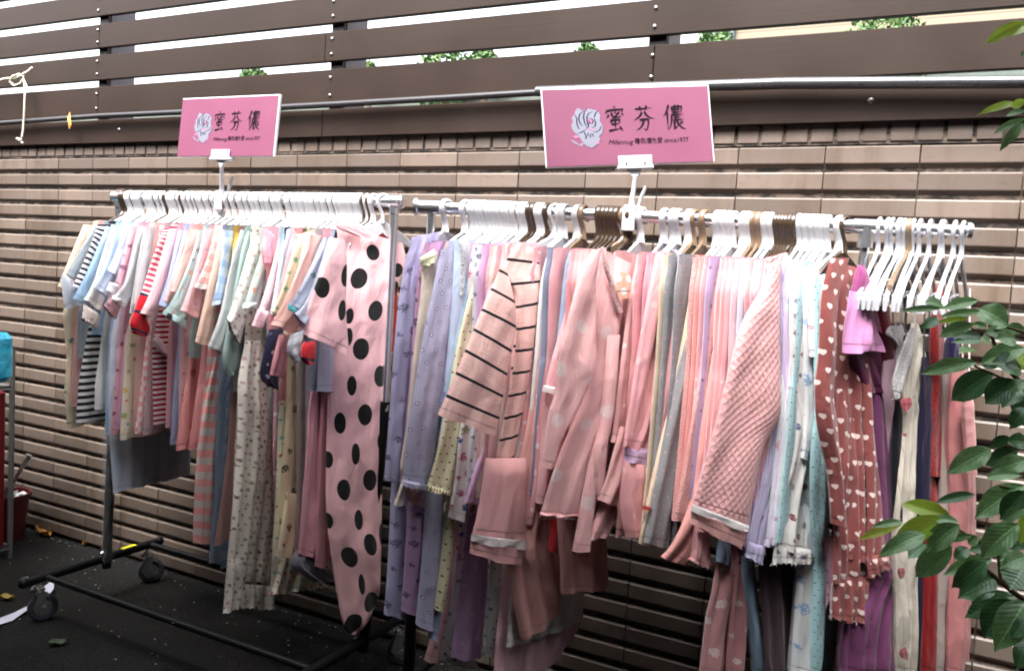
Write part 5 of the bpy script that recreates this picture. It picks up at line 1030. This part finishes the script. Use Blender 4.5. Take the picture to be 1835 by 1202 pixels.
# ---------------------------------------------------------------- signs
def seg_poly(pts, ws):
    """tapered brush stroke as a flat polygon strip in 2-D"""
    P = [Vector((a, b_)) for a, b_ in pts]; Lf = []; Rt = []
    for i, p in enumerate(P):
        t = (P[min(i+1, len(P)-1)]-P[max(i-1, 0)]).normalized(); n = Vector((-t.y, t.x))
        Lf.append(p+n*ws[i]); Rt.append(p-n*ws[i])
    return Lf, Rt
GLYPH = {
 'honey': [[(.47, 1.0), (.55, .92)], [(.17, .86), (.12, .78), (.06, .70)], [(.14, .83), (.5, .86), (.90, .88), (.86, .82), (.78, .76)],
   [(.22, .68), (.18, .60), (.10, .53)], [(.34, .76), (.36, .66), (.44, .58), (.62, .56), (.76, .58), (.76, .64)], [(.72, .78), (.52, .60), (.28, .46)], [(.50, .78), (.56, .71)], [(.82, .72), (.92, .63)],
   [(.30, .45), (.32, .36), (.34, .26)], [(.30, .44), (.52, .46), (.72, .47), (.70, .38), (.66, .29)], [(.33, .29), (.5, .30), (.67, .31)], [(.50, .54), (.50, .3), (.50, .08)], [(.18, .04), (.45, .08), (.74, .12)], [(.70, .20), (.78, .10), (.84, .02)]],
 'fragrant': [[(.12, .86), (.5, .88), (.88, .90)], [(.34, .98), (.37, .86), (.38, .76)], [(.66, 1.0), (.62, .88), (.58, .78)],
   [(.44, .74), (.34, .60), (.20, .50), (.04, .42)], [(.54, .76), (.64, .62), (.78, .52), (1.0, .47)], [(.30, .43), (.52, .45), (.72, .46), (.70, .28), (.66, .12), (.58, .02), (.48, .10)], [(.50, .44), (.44, .26), (.32, .12), (.12, .02)]],
 'you': [[(.28, 1.0), (.22, .82), (.12, .66), (.0, .54)], [(.20, .74), (.20, .4), (.20, .02)],
   [(.42, .92), (.43, .80), (.44, .68)], [(.42, .90), (.66, .92), (.90, .93), (.88, .80), (.86, .69)], [(.44, .80), (.66, .81), (.87, .82)], [(.44, .69), (.66, .70), (.86, .71)], [(.57, 1.0), (.57, .84), (.57, .70)], [(.73, 1.0), (.73, .84), (.73, .70)],
   [(.36, .59), (.64, .60), (.96, .62)], [(.40, .59), (.39, .38), (.33, .18), (.22, .04)], [(.50, .49), (.66, .50), (.84, .51)], [(.46, .39), (.7, .40), (.96, .42)], [(.52, .39), (.51, .2), (.50, .05), (.58, .10), (.66, .17)], [(.90, .34), (.82, .27), (.72, .22)], [(.62, .39), (.70, .22), (.84, .09), (1.02, .03)]]}
def sign(cx, cy, cz, yaw, tilt, roll, w, h, label, where, clip_x, rail_p):
    Mr = Matrix.Rotation(yaw, 3, 'Z') @ Matrix.Rotation(tilt, 3, 'X') @ Matrix.Rotation(roll, 3, 'Y')
    C = Vector((cx, cy, cz))
    def P(x, z, y=0.): return C + Mr @ Vector(((x-.5)*w, y, (z-.5)*h))
    root = empty('shop_sign', C); tag(root, label, 'sign')
    q = MB(); T = .010
    q.box(C+Mr @ Vector((0, T/2+.001, 0)), (w, T, h), Mr, .0012); q.build('sign_board', simple('white foam board', (.6, .6, .62), .5), root)
    b = NB('printed pink'); n = b.noise(b.obj(), 5, 2); pk = b.out(b.mix(b.rng(n, .3, .7), srgb(104, 57, 78), srgb(110, 62, 83)), .5, spec=.25)
    q = MB(); V = [P(.004, .008, 0), P(.992, .008, 0), P(.992, .984, 0), P(.004, .984, 0)]; q.add(V, [(0, 1, 2, 3)]); q.build('printed_face', pk, root)
    ink = simple('black ink', (.012, .006, .010), .8, spec=.05); wht = simple('petal white', srgb(104, 104, 118), .6); pnk = simple('petal pink', srgb(140, 84, 112), .6)
    def strip(q, pts, ws, y):
        Lf, Rt = seg_poly(pts, ws); n = len(Lf)
        V = [P(a.x, a.y, y) for a in Lf]+[P(a.x, a.y, y) for a in Rt]; q.add(V, [(i, i+1, n+i+1, n+i) for i in range(n-1)])
    asp = w/h
    k = 0
    for gname, gx in (('honey', .357), ('fragrant', .527), ('you', .708)):
        q = MB()
        for st in GLYPH[gname]:
            pts = []
            for i in range(len(st)-1):
                for s in (0, .33, .66): pts.append((st[i][0]*(1-s)+st[i+1][0]*s, st[i][1]*(1-s)+st[i+1][1]*s))
            pts.append(st[-1]); n = len(pts)
            sx, sz = .128, .325; k += 1
            Pm = [Vector(((gx+a*sx)*asp, .425+b_*sz)) for a, b_ in pts]
            ws = [(.0120+.0045*math.cos(i/(n-1)*math.pi*1.2))*(1 if i < n-2 else .45)*.95 for i in range(n)]; ws[0] *= .6
            Lf, Rt = seg_poly([(p.x, p.y) for p in Pm], ws)
            V = [P(a.x/asp, a.y, -.0006-.00002*k) for a in Lf]+[P(a.x/asp, a.y, -.0006-.00002*k) for a in Rt]
            q.add(V, [(i, i+1, n+i+1, n+i) for i in range(n-1)])
        q.build('character', ink, root)
    # small line of text
    def text(body, x, z, size, shear=0., wid=None, bold=0.):
        cu = bpy.data.curves.new('small_text', 'FONT'); cu.body = body; cu.size = 1; cu.shear = shear; cu.extrude = 0; cu.offset = bold
        o = bpy.data.objects.new('small_text', cu); col.objects.link(o)
        dg = bpy.context.evaluated_depsgraph_get(); me = bpy.data.meshes.new_from_object(o.evaluated_get(dg)); bpy.data.objects.remove(o)
        xs = [v.co.x for v in me.vertices]; mn, mx = min(xs), max(xs)
        for v in me.vertices:
            lx = (v.co.x-mn)/(mx-mn)*wid; p = P(x+lx, z+v.co.y*size, -.0007); v.co = p-C
        me.materials.clear(); me.materials.append(ink)
        o = bpy.data.objects.new('small_text', me); col.objects.link(o); o.parent = root
    text('Mifennug', .372, .262, .088, .35, .150)
    text('睡衣/居家服', .530, .268, .082, 0, .165, .015)
    text('since1977', .706, .268, .082, 0, .145, .006)
    # rose: layered petals with drawn outlines
    def blob(q, pts, y):
        V = [P(.236, .50, y)]+[P(a, b_, y) for a, b_ in pts]; n = len(pts); q.add(V, [(0, i+1, (i+1) % n+1) for i in range(n)])
    out = [(.205, .745), (.238, .70), (.262, .735), (.292, .715), (.322, .70), (.335, .64), (.330, .57), (.345, .50), (.340, .42), (.318, .37), (.326, .33), (.296, .26), (.272, .225), (.240, .26), (.222, .30), (.206, .36), (.196, .40), (.180, .425), (.165, .47), (.162, .53), (.174, .57), (.166, .62), (.184, .655), (.190, .70)]
    sh = [(a+.004, b_-.010) for a, b_ in out]
    q = MB(); blob(q, sh, -.0003); q.build('rose_shadow_print', simple('print shade', srgb(66, 38, 60), .6), root)
    q = MB(); blob(q, out, -.0006)
    q.add([P(a, b_, -.0006) for a, b_ in [(.150, .34), (.175, .29), (.215, .25), (.232, .31), (.20, .275), (.17, .33)]], [(0, 1, 5), (1, 2, 4, 5), (2, 3, 4)])
    q.build('rose_print', wht, root)
    q = MB()
    for pts in ([(.262, .60), (.282, .585), (.290, .56), (.278, .535), (.262, .55)], [(.255, .49), (.275, .465), (.30, .47), (.292, .45), (.262, .455)], [(.165, .37), (.185, .40), (.205, .375), (.185, .35)], [(.295, .30), (.312, .315), (.322, .285), (.305, .27)]):
        V = [P(a, b_, -.0009) for a, b_ in pts]; q.add(V, [tuple(range(len(V)))])
    q.build('rose_heart_print', pnk, root)
    q = MB(); k = 0
    for pts in ([(.188, .655), (.196, .60), (.194, .54), (.205, .47)], [(.238, .70), (.214, .66), (.207, .60), (.212, .55), (.226, .51)], [(.262, .735), (.243, .69), (.236, .62), (.240, .55), (.250, .50)], [(.292, .69), (.268, .67), (.255, .62), (.256, .55), (.262, .50), (.245, .47)], [(.322, .70), (.306, .66), (.298, .61)], [(.298, .60), (.306, .55), (.300, .50), (.280, .485)], [(.335, .50), (.325, .45), (.305, .43), (.285, .43)], [(.196, .42), (.218, .43), (.240, .46)], [(.234, .43), (.244, .38), (.240, .34)], [(.272, .41), (.268, .36)], [(.255, .42), (.256, .38)], [(.282, .41), (.286, .37)], [(.262, .60), (.282, .60), (.292, .565), (.280, .53)], [(.266, .575), (.272, .55), (.262, .53)]):
        k += 1; n = len(pts); strip(q, pts, [.0026*(.5+math.sin(math.pi*(i+.5)/n)) for i in range(n)], -.0010-.00002*k)
    q.build('rose_line_print', simple('rose line ink', srgb(30, 26, 44), .8, spec=.1), root)
    # clip and stand: a thing of its own
    cl = empty('sign_clip', rail_p); tag(cl, 'white plastic clip stand holding the '+where+' pink sign above the rail', 'sign holder')
    bx = P(clip_x, 0.0, 0); ex = Mr @ Vector((1, 0, 0)); 
    q = MB()
    q.box(bx+Mr @ Vector((0, -.0045, .009)), (.088 if where == 'larger' else .082, .004, .026), Mr, .001); q.box(bx+Mr @ Vector((0, .0165, .009)), (.084, .005, .026), Mr, .001)
    q.box(bx+Mr @ Vector((0, .006, -.008)), (.094, .027, .009), Mr, .002); q.build('jaw', M_clear if where == 'larger' else M_white, cl)
    q = MB()
    for s in (-.024, .024): q.box(bx+Mr @ Vector((s, -.0075, .0)), (.0035, .002, .008), Mr)
    q.build('slot', M_dark, cl)
    neck = bx+Mr @ Vector((0, .006, -.03)); top = bx+Mr @ Vector((0, .006, -.010))
    q = MB()
    n0 = len(q.v); w2 = .020
    for s_, zz, ww in ((0, 0, .022), (1, 1, .006)): pass
    a, b_ = top, neck
    V = []
    for (c, ww) in ((a, .024), (a*.5+b_*.5, .014), (b_, .0058)):
        for sx, sy in ((-1, -1), (1, -1), (1, 1), (-1, 1)): V.append(c+ex*ww*sx+Vector((0, .004*sy, 0)))
    q.add(V, [(i*4+j, i*4+(j+1) % 4, (i+1)*4+(j+1) % 4, (i+1)*4+j) for i in range(2) for j in range(4)]+[(0, 3, 2, 1), (8, 9, 10, 11)])
    foot = Vector((rail_p.x, rail_p.y-.004, rail_p.z+.02))
    q.tube([b_, b_*.5+foot*.5, foot], [.0062, .0060, .0085], 10); q.build('stem', M_white, cl, True)
    q = MB(); q.box(rail_p+Vector((0, -.018, -.010)), (.034, .010, .060), bev=.003); q.box(rail_p+Vector((0, .020, -.008)), (.032, .009, .050), bev=.003); q.box(rail_p+Vector((0, 0, .022)), (.030, .036, .010), bev=.002)
    q.build('rail_clamp', M_white, cl)
    q = MB(); q.tube([rail_p+Vector((.014, .01, .022)), rail_p+Vector((.020, .012, .05)), rail_p+Vector((.030, .014, .078))], [.007, .0075, .006], 8, flat=(1, .6)); q.build('lever', M_white, cl, True)
def signs():
    pr = rail_pt('R', 1131); pl = rail_pt('L', 399)
    sign(-.734, 2.02, .388+CZ, .583, -.139, -.109, .438, .201, 'larger pink sign with white rose and three dark characters above the right rack', 'larger', .52, pr)
    sign(-2.155, 2.04, .428+CZ, .012, -.081, .009, .438, .201, 'smaller looking pink sign with white rose above the left rack', 'smaller', .475, pl)
signs()

# ---------------------------------------------------------------- alley clutter
def cart():
    root = empty('metal_cart', at_z(0, 1003, 0)); tag(root, 'dark red cart with grey wire rim cut off by the left edge', 'cart')
    c = at_z(19, 1000, 0); X1 = c.x; Y0 = c.y-.55; Y1 = c.y; H = at_y(34, 628, c.y).z
    red = simple('dark red panel', srgb(112, 20, 26), .45); gm = simple('grey painted tube', srgb(112, 112, 112), .45, .3)
    zr = at_y(25, 700, c.y).z
    q = MB(); q.box((X1-.32, (Y0+Y1)/2, (zr+.05)/2), (.60, Y1-Y0-.03, zr-.06), bev=.006); q.build('side_panel', red, root)
    q = MB()
    for x in (X1-.64, X1-.005):
        for y in (Y0, Y1): q.tube([(x, y, .0), (x, y, H)], .011, 10)
    for z in (zr+.012, H, .05):
        q.tube([(X1-.64, Y0, z), (X1-.005, Y0, z), (X1-.005, Y1, z), (X1-.64, Y1, z), (X1-.64, Y0, z)], .010, 8)
    for k in range(1, 4):
        z = zr+(H-zr)*k/4; q.tube([(X1-.64, Y0, z), (X1-.005, Y0, z), (X1-.005, Y1, z)], .0035, 6)
    for k in range(1, 9):
        q.tube([(X1-.005, Y0+(Y1-Y0)*k/9, zr), (X1-.005, Y0+(Y1-Y0)*k/9, H)], .003, 6)
    q.build('frame', gm, root, True)
    b = NB('cyan film'); n = b.noise(b.obj(), 22, 4); m = b.out(b.mix(b.rng(n, .35, .65), srgb(20, 150, 190), srgb(70, 200, 225)), .25, 0, b.bump(n, .8, .02), spec=.7)
    V = []; Fc = []; rnd = random.Random(3); c2 = Vector((X1-.27, Y0+.16, zr+.06)); n1, n2 = 14, 22
    for i in range(n1+1):
        th = math.pi*i/n1
        for j in range(n2):
            p_ = 2*math.pi*j/n2; k = 1+.12*math.sin(3*p_+i)+rnd.uniform(-.06, .06)
            V.append(c2+Vector((.19*k*math.sin(th)**.6*math.cos(p_), .20*k*math.sin(th)**.6*math.sin(p_), .135*math.cos(th))))
    for i in range(n1):
        for j in range(n2): Fc.append((i*n2+j, (i+1)*n2+j, (i+1)*n2+(j+1) % n2, i*n2+(j+1) % n2))
    o = mesh_obj('plastic_bag', V, Fc, m, None, True, None, c2); tag(o, 'bright cyan plastic bag stuffed in the basket of the cart', 'bag')
    a = at_y(-12, 640, Y0+.1); q = MB(); q.box(a, (.09, .10, .17), bev=.02); 
    o = q.build('cyan_packet', m, None, origin=a); tag(o, 'cyan packet standing up behind the cyan bag at the left edge', 'packet')
cart()
def bucket():
    c = at_z(22, 962, 0); c.y = min(c.y, 2.26); c = Vector((c.x, c.y, 0)); root = empty('bucket', c); tag(root, 'dark red plastic bucket of rubbish between cart and wall', 'bucket')
    H = .215; n = 32; V = []; Fc = []; prof = [(.062, 0), (.070, .0), (.092, H-.02), (.100, H-.018), (.100, H), (.090, H), (.066, .012), (.0, .012)]
    for (r_, z) in prof:
        for j in range(n): V.append(c+Vector((r_*math.cos(6.2832*j/n), r_*math.sin(6.2832*j/n), z)))
    for i in range(len(prof)-1):
        for j in range(n): Fc.append((i*n+j, i*n+(j+1) % n, (i+1)*n+(j+1) % n, (i+1)*n+j))
    q = MB(); q.add(V, Fc); q.build('shell', simple('dark red plastic', srgb(78, 20, 26), .4), root, True)
    q = MB(); rnd = random.Random(5)
    V = []; Fc = []
    for i in range(30):
        p = c+Vector((rnd.uniform(-.06, .06), rnd.uniform(-.06, .06), H-.03+rnd.uniform(-.02, .015))); a = Vector((rnd.gauss(0, 1), rnd.gauss(0, 1), rnd.gauss(0, .5))).normalized()*.03; d = a.orthogonal().normalized()*.02
        m_ = len(V); V += [p-a, p+d, p+a, p-d]; Fc.append((m_, m_+1, m_+2, m_+3))
    o = mesh_obj('paper_scraps', V, Fc, simple('white scrap paper', (.7, .7, .68), .8), None, False, None, c+Vector((0, 0, H))); tag(o, 'crumpled white scraps filling the red bucket', 'rubbish', kind='stuff')
    a = at_y(12, 880, c.y-.02); b_ = at_y(50, 818, c.y+.03)
    r2 = empty('long_tongs', a); tag(r2, 'steel tongs with a grey grip leaning out of the red bucket', 'tongs')
    m_ = a*.6+b_*.4; down = Vector((a.x-.02, a.y, H-.05))
    q = MB(); q.tube([down, a, m_], [.012, .015, .010], 8); q.build('grip', simple('grey grip', (.12, .12, .12), .6), r2, True)
    q = MB(); q.tube([m_, b_*.9+a*.1], .006, 8); q.tube([m_+Vector((.008, 0, -.006)), b_*.9+a*.1+Vector((.010, 0, -.006))], .0045, 8); q.build('shaft', M_chrome, r2, True)
    q = MB(); d = (b_-a).normalized(); q.tube([b_-d*.015, b_+d*.01], .013, 10); q.build('end_cap', simple('cap grey', (.2, .2, .2), .35, .5), r2, True)
bucket()
def litter():
    # dry leaf
    b = NB('dry leaf'); n = b.noise(b.obj(), 40, 4); m = b.out(b.mix(b.rng(n, .35, .65), srgb(150, 92, 38), srgb(206, 158, 84)), .7, 0, b.bump(n, .5, .004))
    def dleaf(x, y, L, W, ang, lab, lift=.01, mat=m, name='dry_leaf', cat='fallen leaf', ragged=.2):
        c = at_z(x, y, 0); rnd = random.Random(int(x)); V = []; Fc = []; nx, ny = 22, 8
        for i in range(nx+1):
            s = i/nx
            for j in range(ny+1):
                t = j/ny*2-1; ww = W/2*math.sin(math.pi*(.04+.92*s))**.7*(1+ragged*math.sin(s*40+j*.2)*abs(t)); lx = (s-.5)*L; ly = t*ww
                z = lift*(.4+abs(t)**1.5*1.6+.5*math.sin(s*7))+rnd.uniform(0, .0015)+.002
                V.append(c+Vector((lx*math.cos(ang)-ly*math.sin(ang), lx*math.sin(ang)+ly*math.cos(ang), z)))
        for i in range(nx):
            for j in range(ny): a = i*(ny+1)+j; Fc.append((a, a+1, a+ny+2, a+ny+1))
        o = mesh_obj(name, V, Fc, mat, None, True, None, c); tag(o, lab, cat)
    dleaf(80, 958, .135, .065, -.25, 'large curled brown dry leaf lying by the foot of the wall at left', .016)
    dleaf(152, 978, .035, .02, -1.1, 'small curled brown leaf fragment next to the far rack post', .010)
    yl = simple('yellowing leaf', srgb(150, 130, 60), .7)
    dleaf(12, 1075, .05, .035, .6, 'small ochre leaf resting on torn paper at lower left', .008, yl)
    dleaf(104, 1155, .06, .04, 1.1, 'dull green leaf lying in the dark near the bottom left corner', .006, simple('green leaf dull', srgb(50, 62, 36), .6))
    wp = simple('torn paper', srgb(196, 196, 210), .8)
    pts = [(-30, 1132), (5, 1116), (38, 1100), (66, 1086), (84, 1066), (90, 1054)]; V = []
    for i, (x, y) in enumerate(pts):
        c = at_z(x, y, 0); w_ = [.030, .028, .022, .020, .022, .012][i]
        for k in range(4): V.append(c+Vector((.35*w_*(k-1.5), w_*(k-1.5)*.6, .004+.012*abs(math.sin(i*1.3+k*.6))+(.012 if i > 3 else 0))))
    o = mesh_obj('paper_scrap', V, [(i*4+k, i*4+k+1, i*4+k+5, i*4+k+4) for i in range(5) for k in range(3)], wp, None, True, None, at_z(38, 1100, 0)); tag(o, 'long torn strip of white paper on the asphalt at the left edge', 'paper')
    dleaf(72, 1082, .075, .022, -.9, 'narrow curled paper strip in front of the far front caster', .008, wp, 'paper_scrap', 'paper', .2)
    dleaf(50, 1050, .07, .04, .5, 'grey scrap of paper tucked by the front caster wheel', .012, simple('grey paper', srgb(120, 120, 125), .8), 'paper_scrap', 'paper', .3)
    q = MB(); rnd = random.Random(9)
    for i in range(420):
        x, y = rnd.uniform(-4.2, 0), 2.38-1.3*rnd.random()**2.2; r_ = rnd.uniform(.0012, .0045); q.sphere((x, y, r_*.5), r_, 3, (1, 1, .6))
    tag(q.build('grit', simple('pale grit', (.25, .24, .2), .9)), 'scattered pale grit on the asphalt', 'grit', kind='stuff')
    dleaf(33, 948, .014, .012, 0, 'tiny white pebble like scrap beside the bucket', .003, wp, 'paper_scrap', 'paper')
    # leaf caught in the fence
    p = at_y(125, 215, 2.33); V = [p+Vector((0, 0, .035)), p+Vector((.010, -.004, .012)), p+Vector((.012, 0, -.022)), p+Vector((.002, -.004, -.040)), p+Vector((-.010, 0, -.02)), p+Vector((-.008, -.006, .01)), p+Vector((0, -.01, 0))]
    o = mesh_obj('dry_leaf', V, [(0, 1, 6), (1, 2, 6), (2, 3, 6), (3, 4, 6), (4, 5, 6), (5, 0, 6)], m, None, True, None, p); tag(o, 'withered brown leaf caught behind the cable on the fence', 'fallen leaf')
litter()

# ---------------------------------------------------------------- foreground plant
def plant():
    def lm(name, a, b_, tr):
        b = NB(name); uv, ux, uy = b.uv(); n = b.noise(uv, 8, 3)
        vein = b.M('ABSOLUTE', b.M('SUBTRACT', b.M('FRACT', b.M('ADD', b.M('MULTIPLY', uy, 9.), b.M('MULTIPLY', b.M('ABSOLUTE', ux), -5.))), .5))
        mid = b.M('LESS_THAN', b.M('ABSOLUTE', ux), .022)
        c = b.mix(b.rng(n, .3, .7), a, b_); c = b.mix(b.rng(vein, .0, .08, .22, 0.), c, tuple(min(1, v*1.7) for v in b_)); c = b.mix(b.M('MULTIPLY', mid, .6), c, tuple(min(1, v*2.2) for v in b_))
        m = b.out(c, .30, 0, b.bump(vein, .25, .002), spec=.6)
        if tr:
            t = b.n.new('ShaderNodeBsdfTranslucent'); b.put(t.inputs[0], b_); mx = b.n.new('ShaderNodeMixShader'); mx.inputs[0].default_value = tr
            b.l.new(b.b.outputs[0], mx.inputs[1]); b.l.new(t.outputs[0], mx.inputs[2]); b.l.new(mx.outputs[0], b.n['Material Output'].inputs[0])
        return m
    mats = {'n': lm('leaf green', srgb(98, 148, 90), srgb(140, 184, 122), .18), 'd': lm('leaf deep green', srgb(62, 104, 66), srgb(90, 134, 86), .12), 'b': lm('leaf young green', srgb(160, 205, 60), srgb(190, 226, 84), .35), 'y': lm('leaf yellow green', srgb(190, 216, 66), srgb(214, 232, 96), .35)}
    def c3(L): return [((a/3.643+1530), (b_/3.643+520), (c/3.643+1530), (d/3.643+520), w/3.643, t) for a, b_, c, d, w, t in L]
    def c4(L): return [((a/3.416+1530), (b_/3.416+850), (c/3.416+1530), (d/3.416+850), w/3.416, t) for a, b_, c, d, w, t in L]
    def c5(L): return [((a/4.62+1735), (b_/4.62+20), (c/4.62+1735), (d/4.62+20), w/4.62, t) for a, b_, c, d, w, t in L]
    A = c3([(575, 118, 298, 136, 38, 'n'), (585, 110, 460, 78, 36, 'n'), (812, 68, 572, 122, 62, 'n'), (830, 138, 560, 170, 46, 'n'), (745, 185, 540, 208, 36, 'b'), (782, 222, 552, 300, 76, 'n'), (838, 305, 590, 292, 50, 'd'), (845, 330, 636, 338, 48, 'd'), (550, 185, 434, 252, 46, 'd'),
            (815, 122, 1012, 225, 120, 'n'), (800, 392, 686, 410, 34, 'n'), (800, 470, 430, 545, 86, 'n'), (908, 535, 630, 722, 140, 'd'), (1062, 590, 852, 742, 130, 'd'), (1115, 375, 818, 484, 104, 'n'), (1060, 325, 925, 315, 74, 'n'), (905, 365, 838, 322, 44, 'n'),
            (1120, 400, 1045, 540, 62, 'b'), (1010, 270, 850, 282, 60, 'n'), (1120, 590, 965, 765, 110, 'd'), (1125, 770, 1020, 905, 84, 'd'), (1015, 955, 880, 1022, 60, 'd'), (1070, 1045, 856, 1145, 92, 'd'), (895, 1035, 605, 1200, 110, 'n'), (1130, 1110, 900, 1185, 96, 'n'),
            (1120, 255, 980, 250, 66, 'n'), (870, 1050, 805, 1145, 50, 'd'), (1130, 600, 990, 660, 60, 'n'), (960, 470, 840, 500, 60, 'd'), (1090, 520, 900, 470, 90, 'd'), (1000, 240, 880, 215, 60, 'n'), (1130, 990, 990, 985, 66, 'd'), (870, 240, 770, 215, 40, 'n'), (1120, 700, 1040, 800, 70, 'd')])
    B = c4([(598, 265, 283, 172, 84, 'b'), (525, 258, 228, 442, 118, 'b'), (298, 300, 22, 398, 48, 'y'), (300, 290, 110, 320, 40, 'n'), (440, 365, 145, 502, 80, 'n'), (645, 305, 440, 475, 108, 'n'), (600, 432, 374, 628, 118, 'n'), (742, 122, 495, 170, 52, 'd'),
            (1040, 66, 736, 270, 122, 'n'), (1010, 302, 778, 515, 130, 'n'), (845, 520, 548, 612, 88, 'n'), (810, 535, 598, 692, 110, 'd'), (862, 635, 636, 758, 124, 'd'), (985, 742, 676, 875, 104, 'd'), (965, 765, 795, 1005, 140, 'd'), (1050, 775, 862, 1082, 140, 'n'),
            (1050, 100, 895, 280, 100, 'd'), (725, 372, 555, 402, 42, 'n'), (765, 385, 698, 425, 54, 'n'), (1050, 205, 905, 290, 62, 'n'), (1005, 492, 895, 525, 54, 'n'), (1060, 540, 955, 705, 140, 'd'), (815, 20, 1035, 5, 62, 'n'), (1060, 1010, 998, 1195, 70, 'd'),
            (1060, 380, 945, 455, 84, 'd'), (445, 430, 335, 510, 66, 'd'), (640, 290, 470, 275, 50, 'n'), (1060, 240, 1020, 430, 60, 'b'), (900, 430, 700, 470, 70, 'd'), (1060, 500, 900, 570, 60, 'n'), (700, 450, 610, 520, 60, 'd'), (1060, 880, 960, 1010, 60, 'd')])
    T = c5([(470, 92, 132, 272, 84, 'b'), (475, 130, 366, 208, 54, 'b'), (405, 762, 74, 858, 42, 'b'), (480, 740, 352, 797, 54, 'b'), (480, 825, 308, 868, 32, 'n'), (480, 885, 202, 1018, 46, 'n'), (455, 925, 258, 1162, 62, 'n'), (480, 330, 438, 378, 26, 'n')])
    stem = simple('plant stem', srgb(96, 78, 50), .7)
    def branch(root, L):
        q = MB()
        for pts, r0, r1 in L:
            P = [at_d(x, y, dd) for x, y, dd in pts]; n = len(P); q.tube(P, [r0+(r1-r0)*i/(n-1) for i in range(n)], 8)
        q.build('branch', stem, root, True)
    def leaves(root, L, seed, dist):
        rnd = random.Random(seed)
        for (x0, y0, x1, y1, w, t) in L:
            d0 = dist+rnd.uniform(-.05, .05); d1 = d0+rnd.uniform(-.035, .02)
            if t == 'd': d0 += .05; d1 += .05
            a, b_ = at_d(x0, y0, d0), at_d(x1, y1, d1); ax = (b_-a); L_ = ax.length; ax.normalize()
            view = (Vector((0, 0, CZ))-(a+b_)/2).normalized(); n = (view+Vector((rnd.uniform(-.25, .25), rnd.uniform(-.2, .2), .35+rnd.uniform(-.2, .35)))).normalized()
            sd = ax.cross(n).normalized(); n = sd.cross(ax).normalized()
            W = w*d0/F*1.04/max(.45, abs(n.dot(view)))
            V = []; UV = []; Fc = []; nx, ny = 16, 6; cur = rnd.uniform(.02, .10); wv = rnd.uniform(0, 6)
            for i in range(nx+1):
                s = i/nx; prof = (max(0., math.sin(math.pi*min(1., s**.85)))**.8)*(1 if s < .85 else max(0., 1-(s-.85)/.15)**.6)
                prof = max(prof, .012)
                for j in range(ny+1):
                    tt = j/ny*2-1; y_ = tt*W/2*prof; z_ = abs(tt)*W*.13*prof + cur*L_*math.sin(math.pi*s)*1.0 - cur*L_*.4*s*s + .025*W*math.sin(s*14+wv)*tt*tt
                    V.append(a+ax*(s*L_)+sd*y_+n*z_); UV.append((tt*.5*prof, s))
            for i in range(nx):
                for j in range(ny): k = i*(ny+1)+j; Fc.append((k, k+1, k+ny+2, k+ny+1))
            mesh_obj('leaf', V, Fc, mats[t], root, True, UV)
    r1 = empty('leafy_plant', at_d(1860, 1230, 1.3)); tag(r1, 'glossy green leafy plant reaching in from the right edge in front of the right rack', 'plant')
    leaves(r1, A, 1, 1.22); leaves(r1, B, 2, 1.15)
    branch(r1, [([(1755, 1009, 1.2), (1785, 1035, 1.2), (1814, 1059, 1.2), (1850, 1085, 1.22), (1900, 1180, 1.25)], .0022, .0045), ([(1788, 988, 1.2), (1793, 1037, 1.2), (1816, 1060, 1.2)], .0018, .0025), ([(1770, 560, 1.24), (1776, 600, 1.24), (1790, 640, 1.24), (1840, 700, 1.25), (1890, 800, 1.26)], .0016, .004), ([(1690, 930, 1.17), (1720, 950, 1.17), (1757, 972, 1.2), (1792, 1000, 1.2)], .0014, .002), ([(1745, 655, 1.24), (1790, 675, 1.24), (1845, 700, 1.25)], .0013, .002), ([(1800, 585, 1.24), (1850, 600, 1.25)], .0015, .002), ([(1790, 870, 1.18), (1840, 880, 1.2), (1890, 1000, 1.24)], .0015, .003)])
    r2 = empty('leafy_twig', at_d(1850, 150, 1.1)); tag(r2, 'bright young leaves hanging in at the top right corner', 'plant')
    leaves(r2, T, 3, 1.1)
    branch(r2, [([(1822, 185, 1.1), (1836, 180, 1.1), (1870, 150, 1.12)], .001, .002), ([(1836, 40, 1.1), (1870, 60, 1.12), (1890, 200, 1.12)], .0012, .003)])
plant()
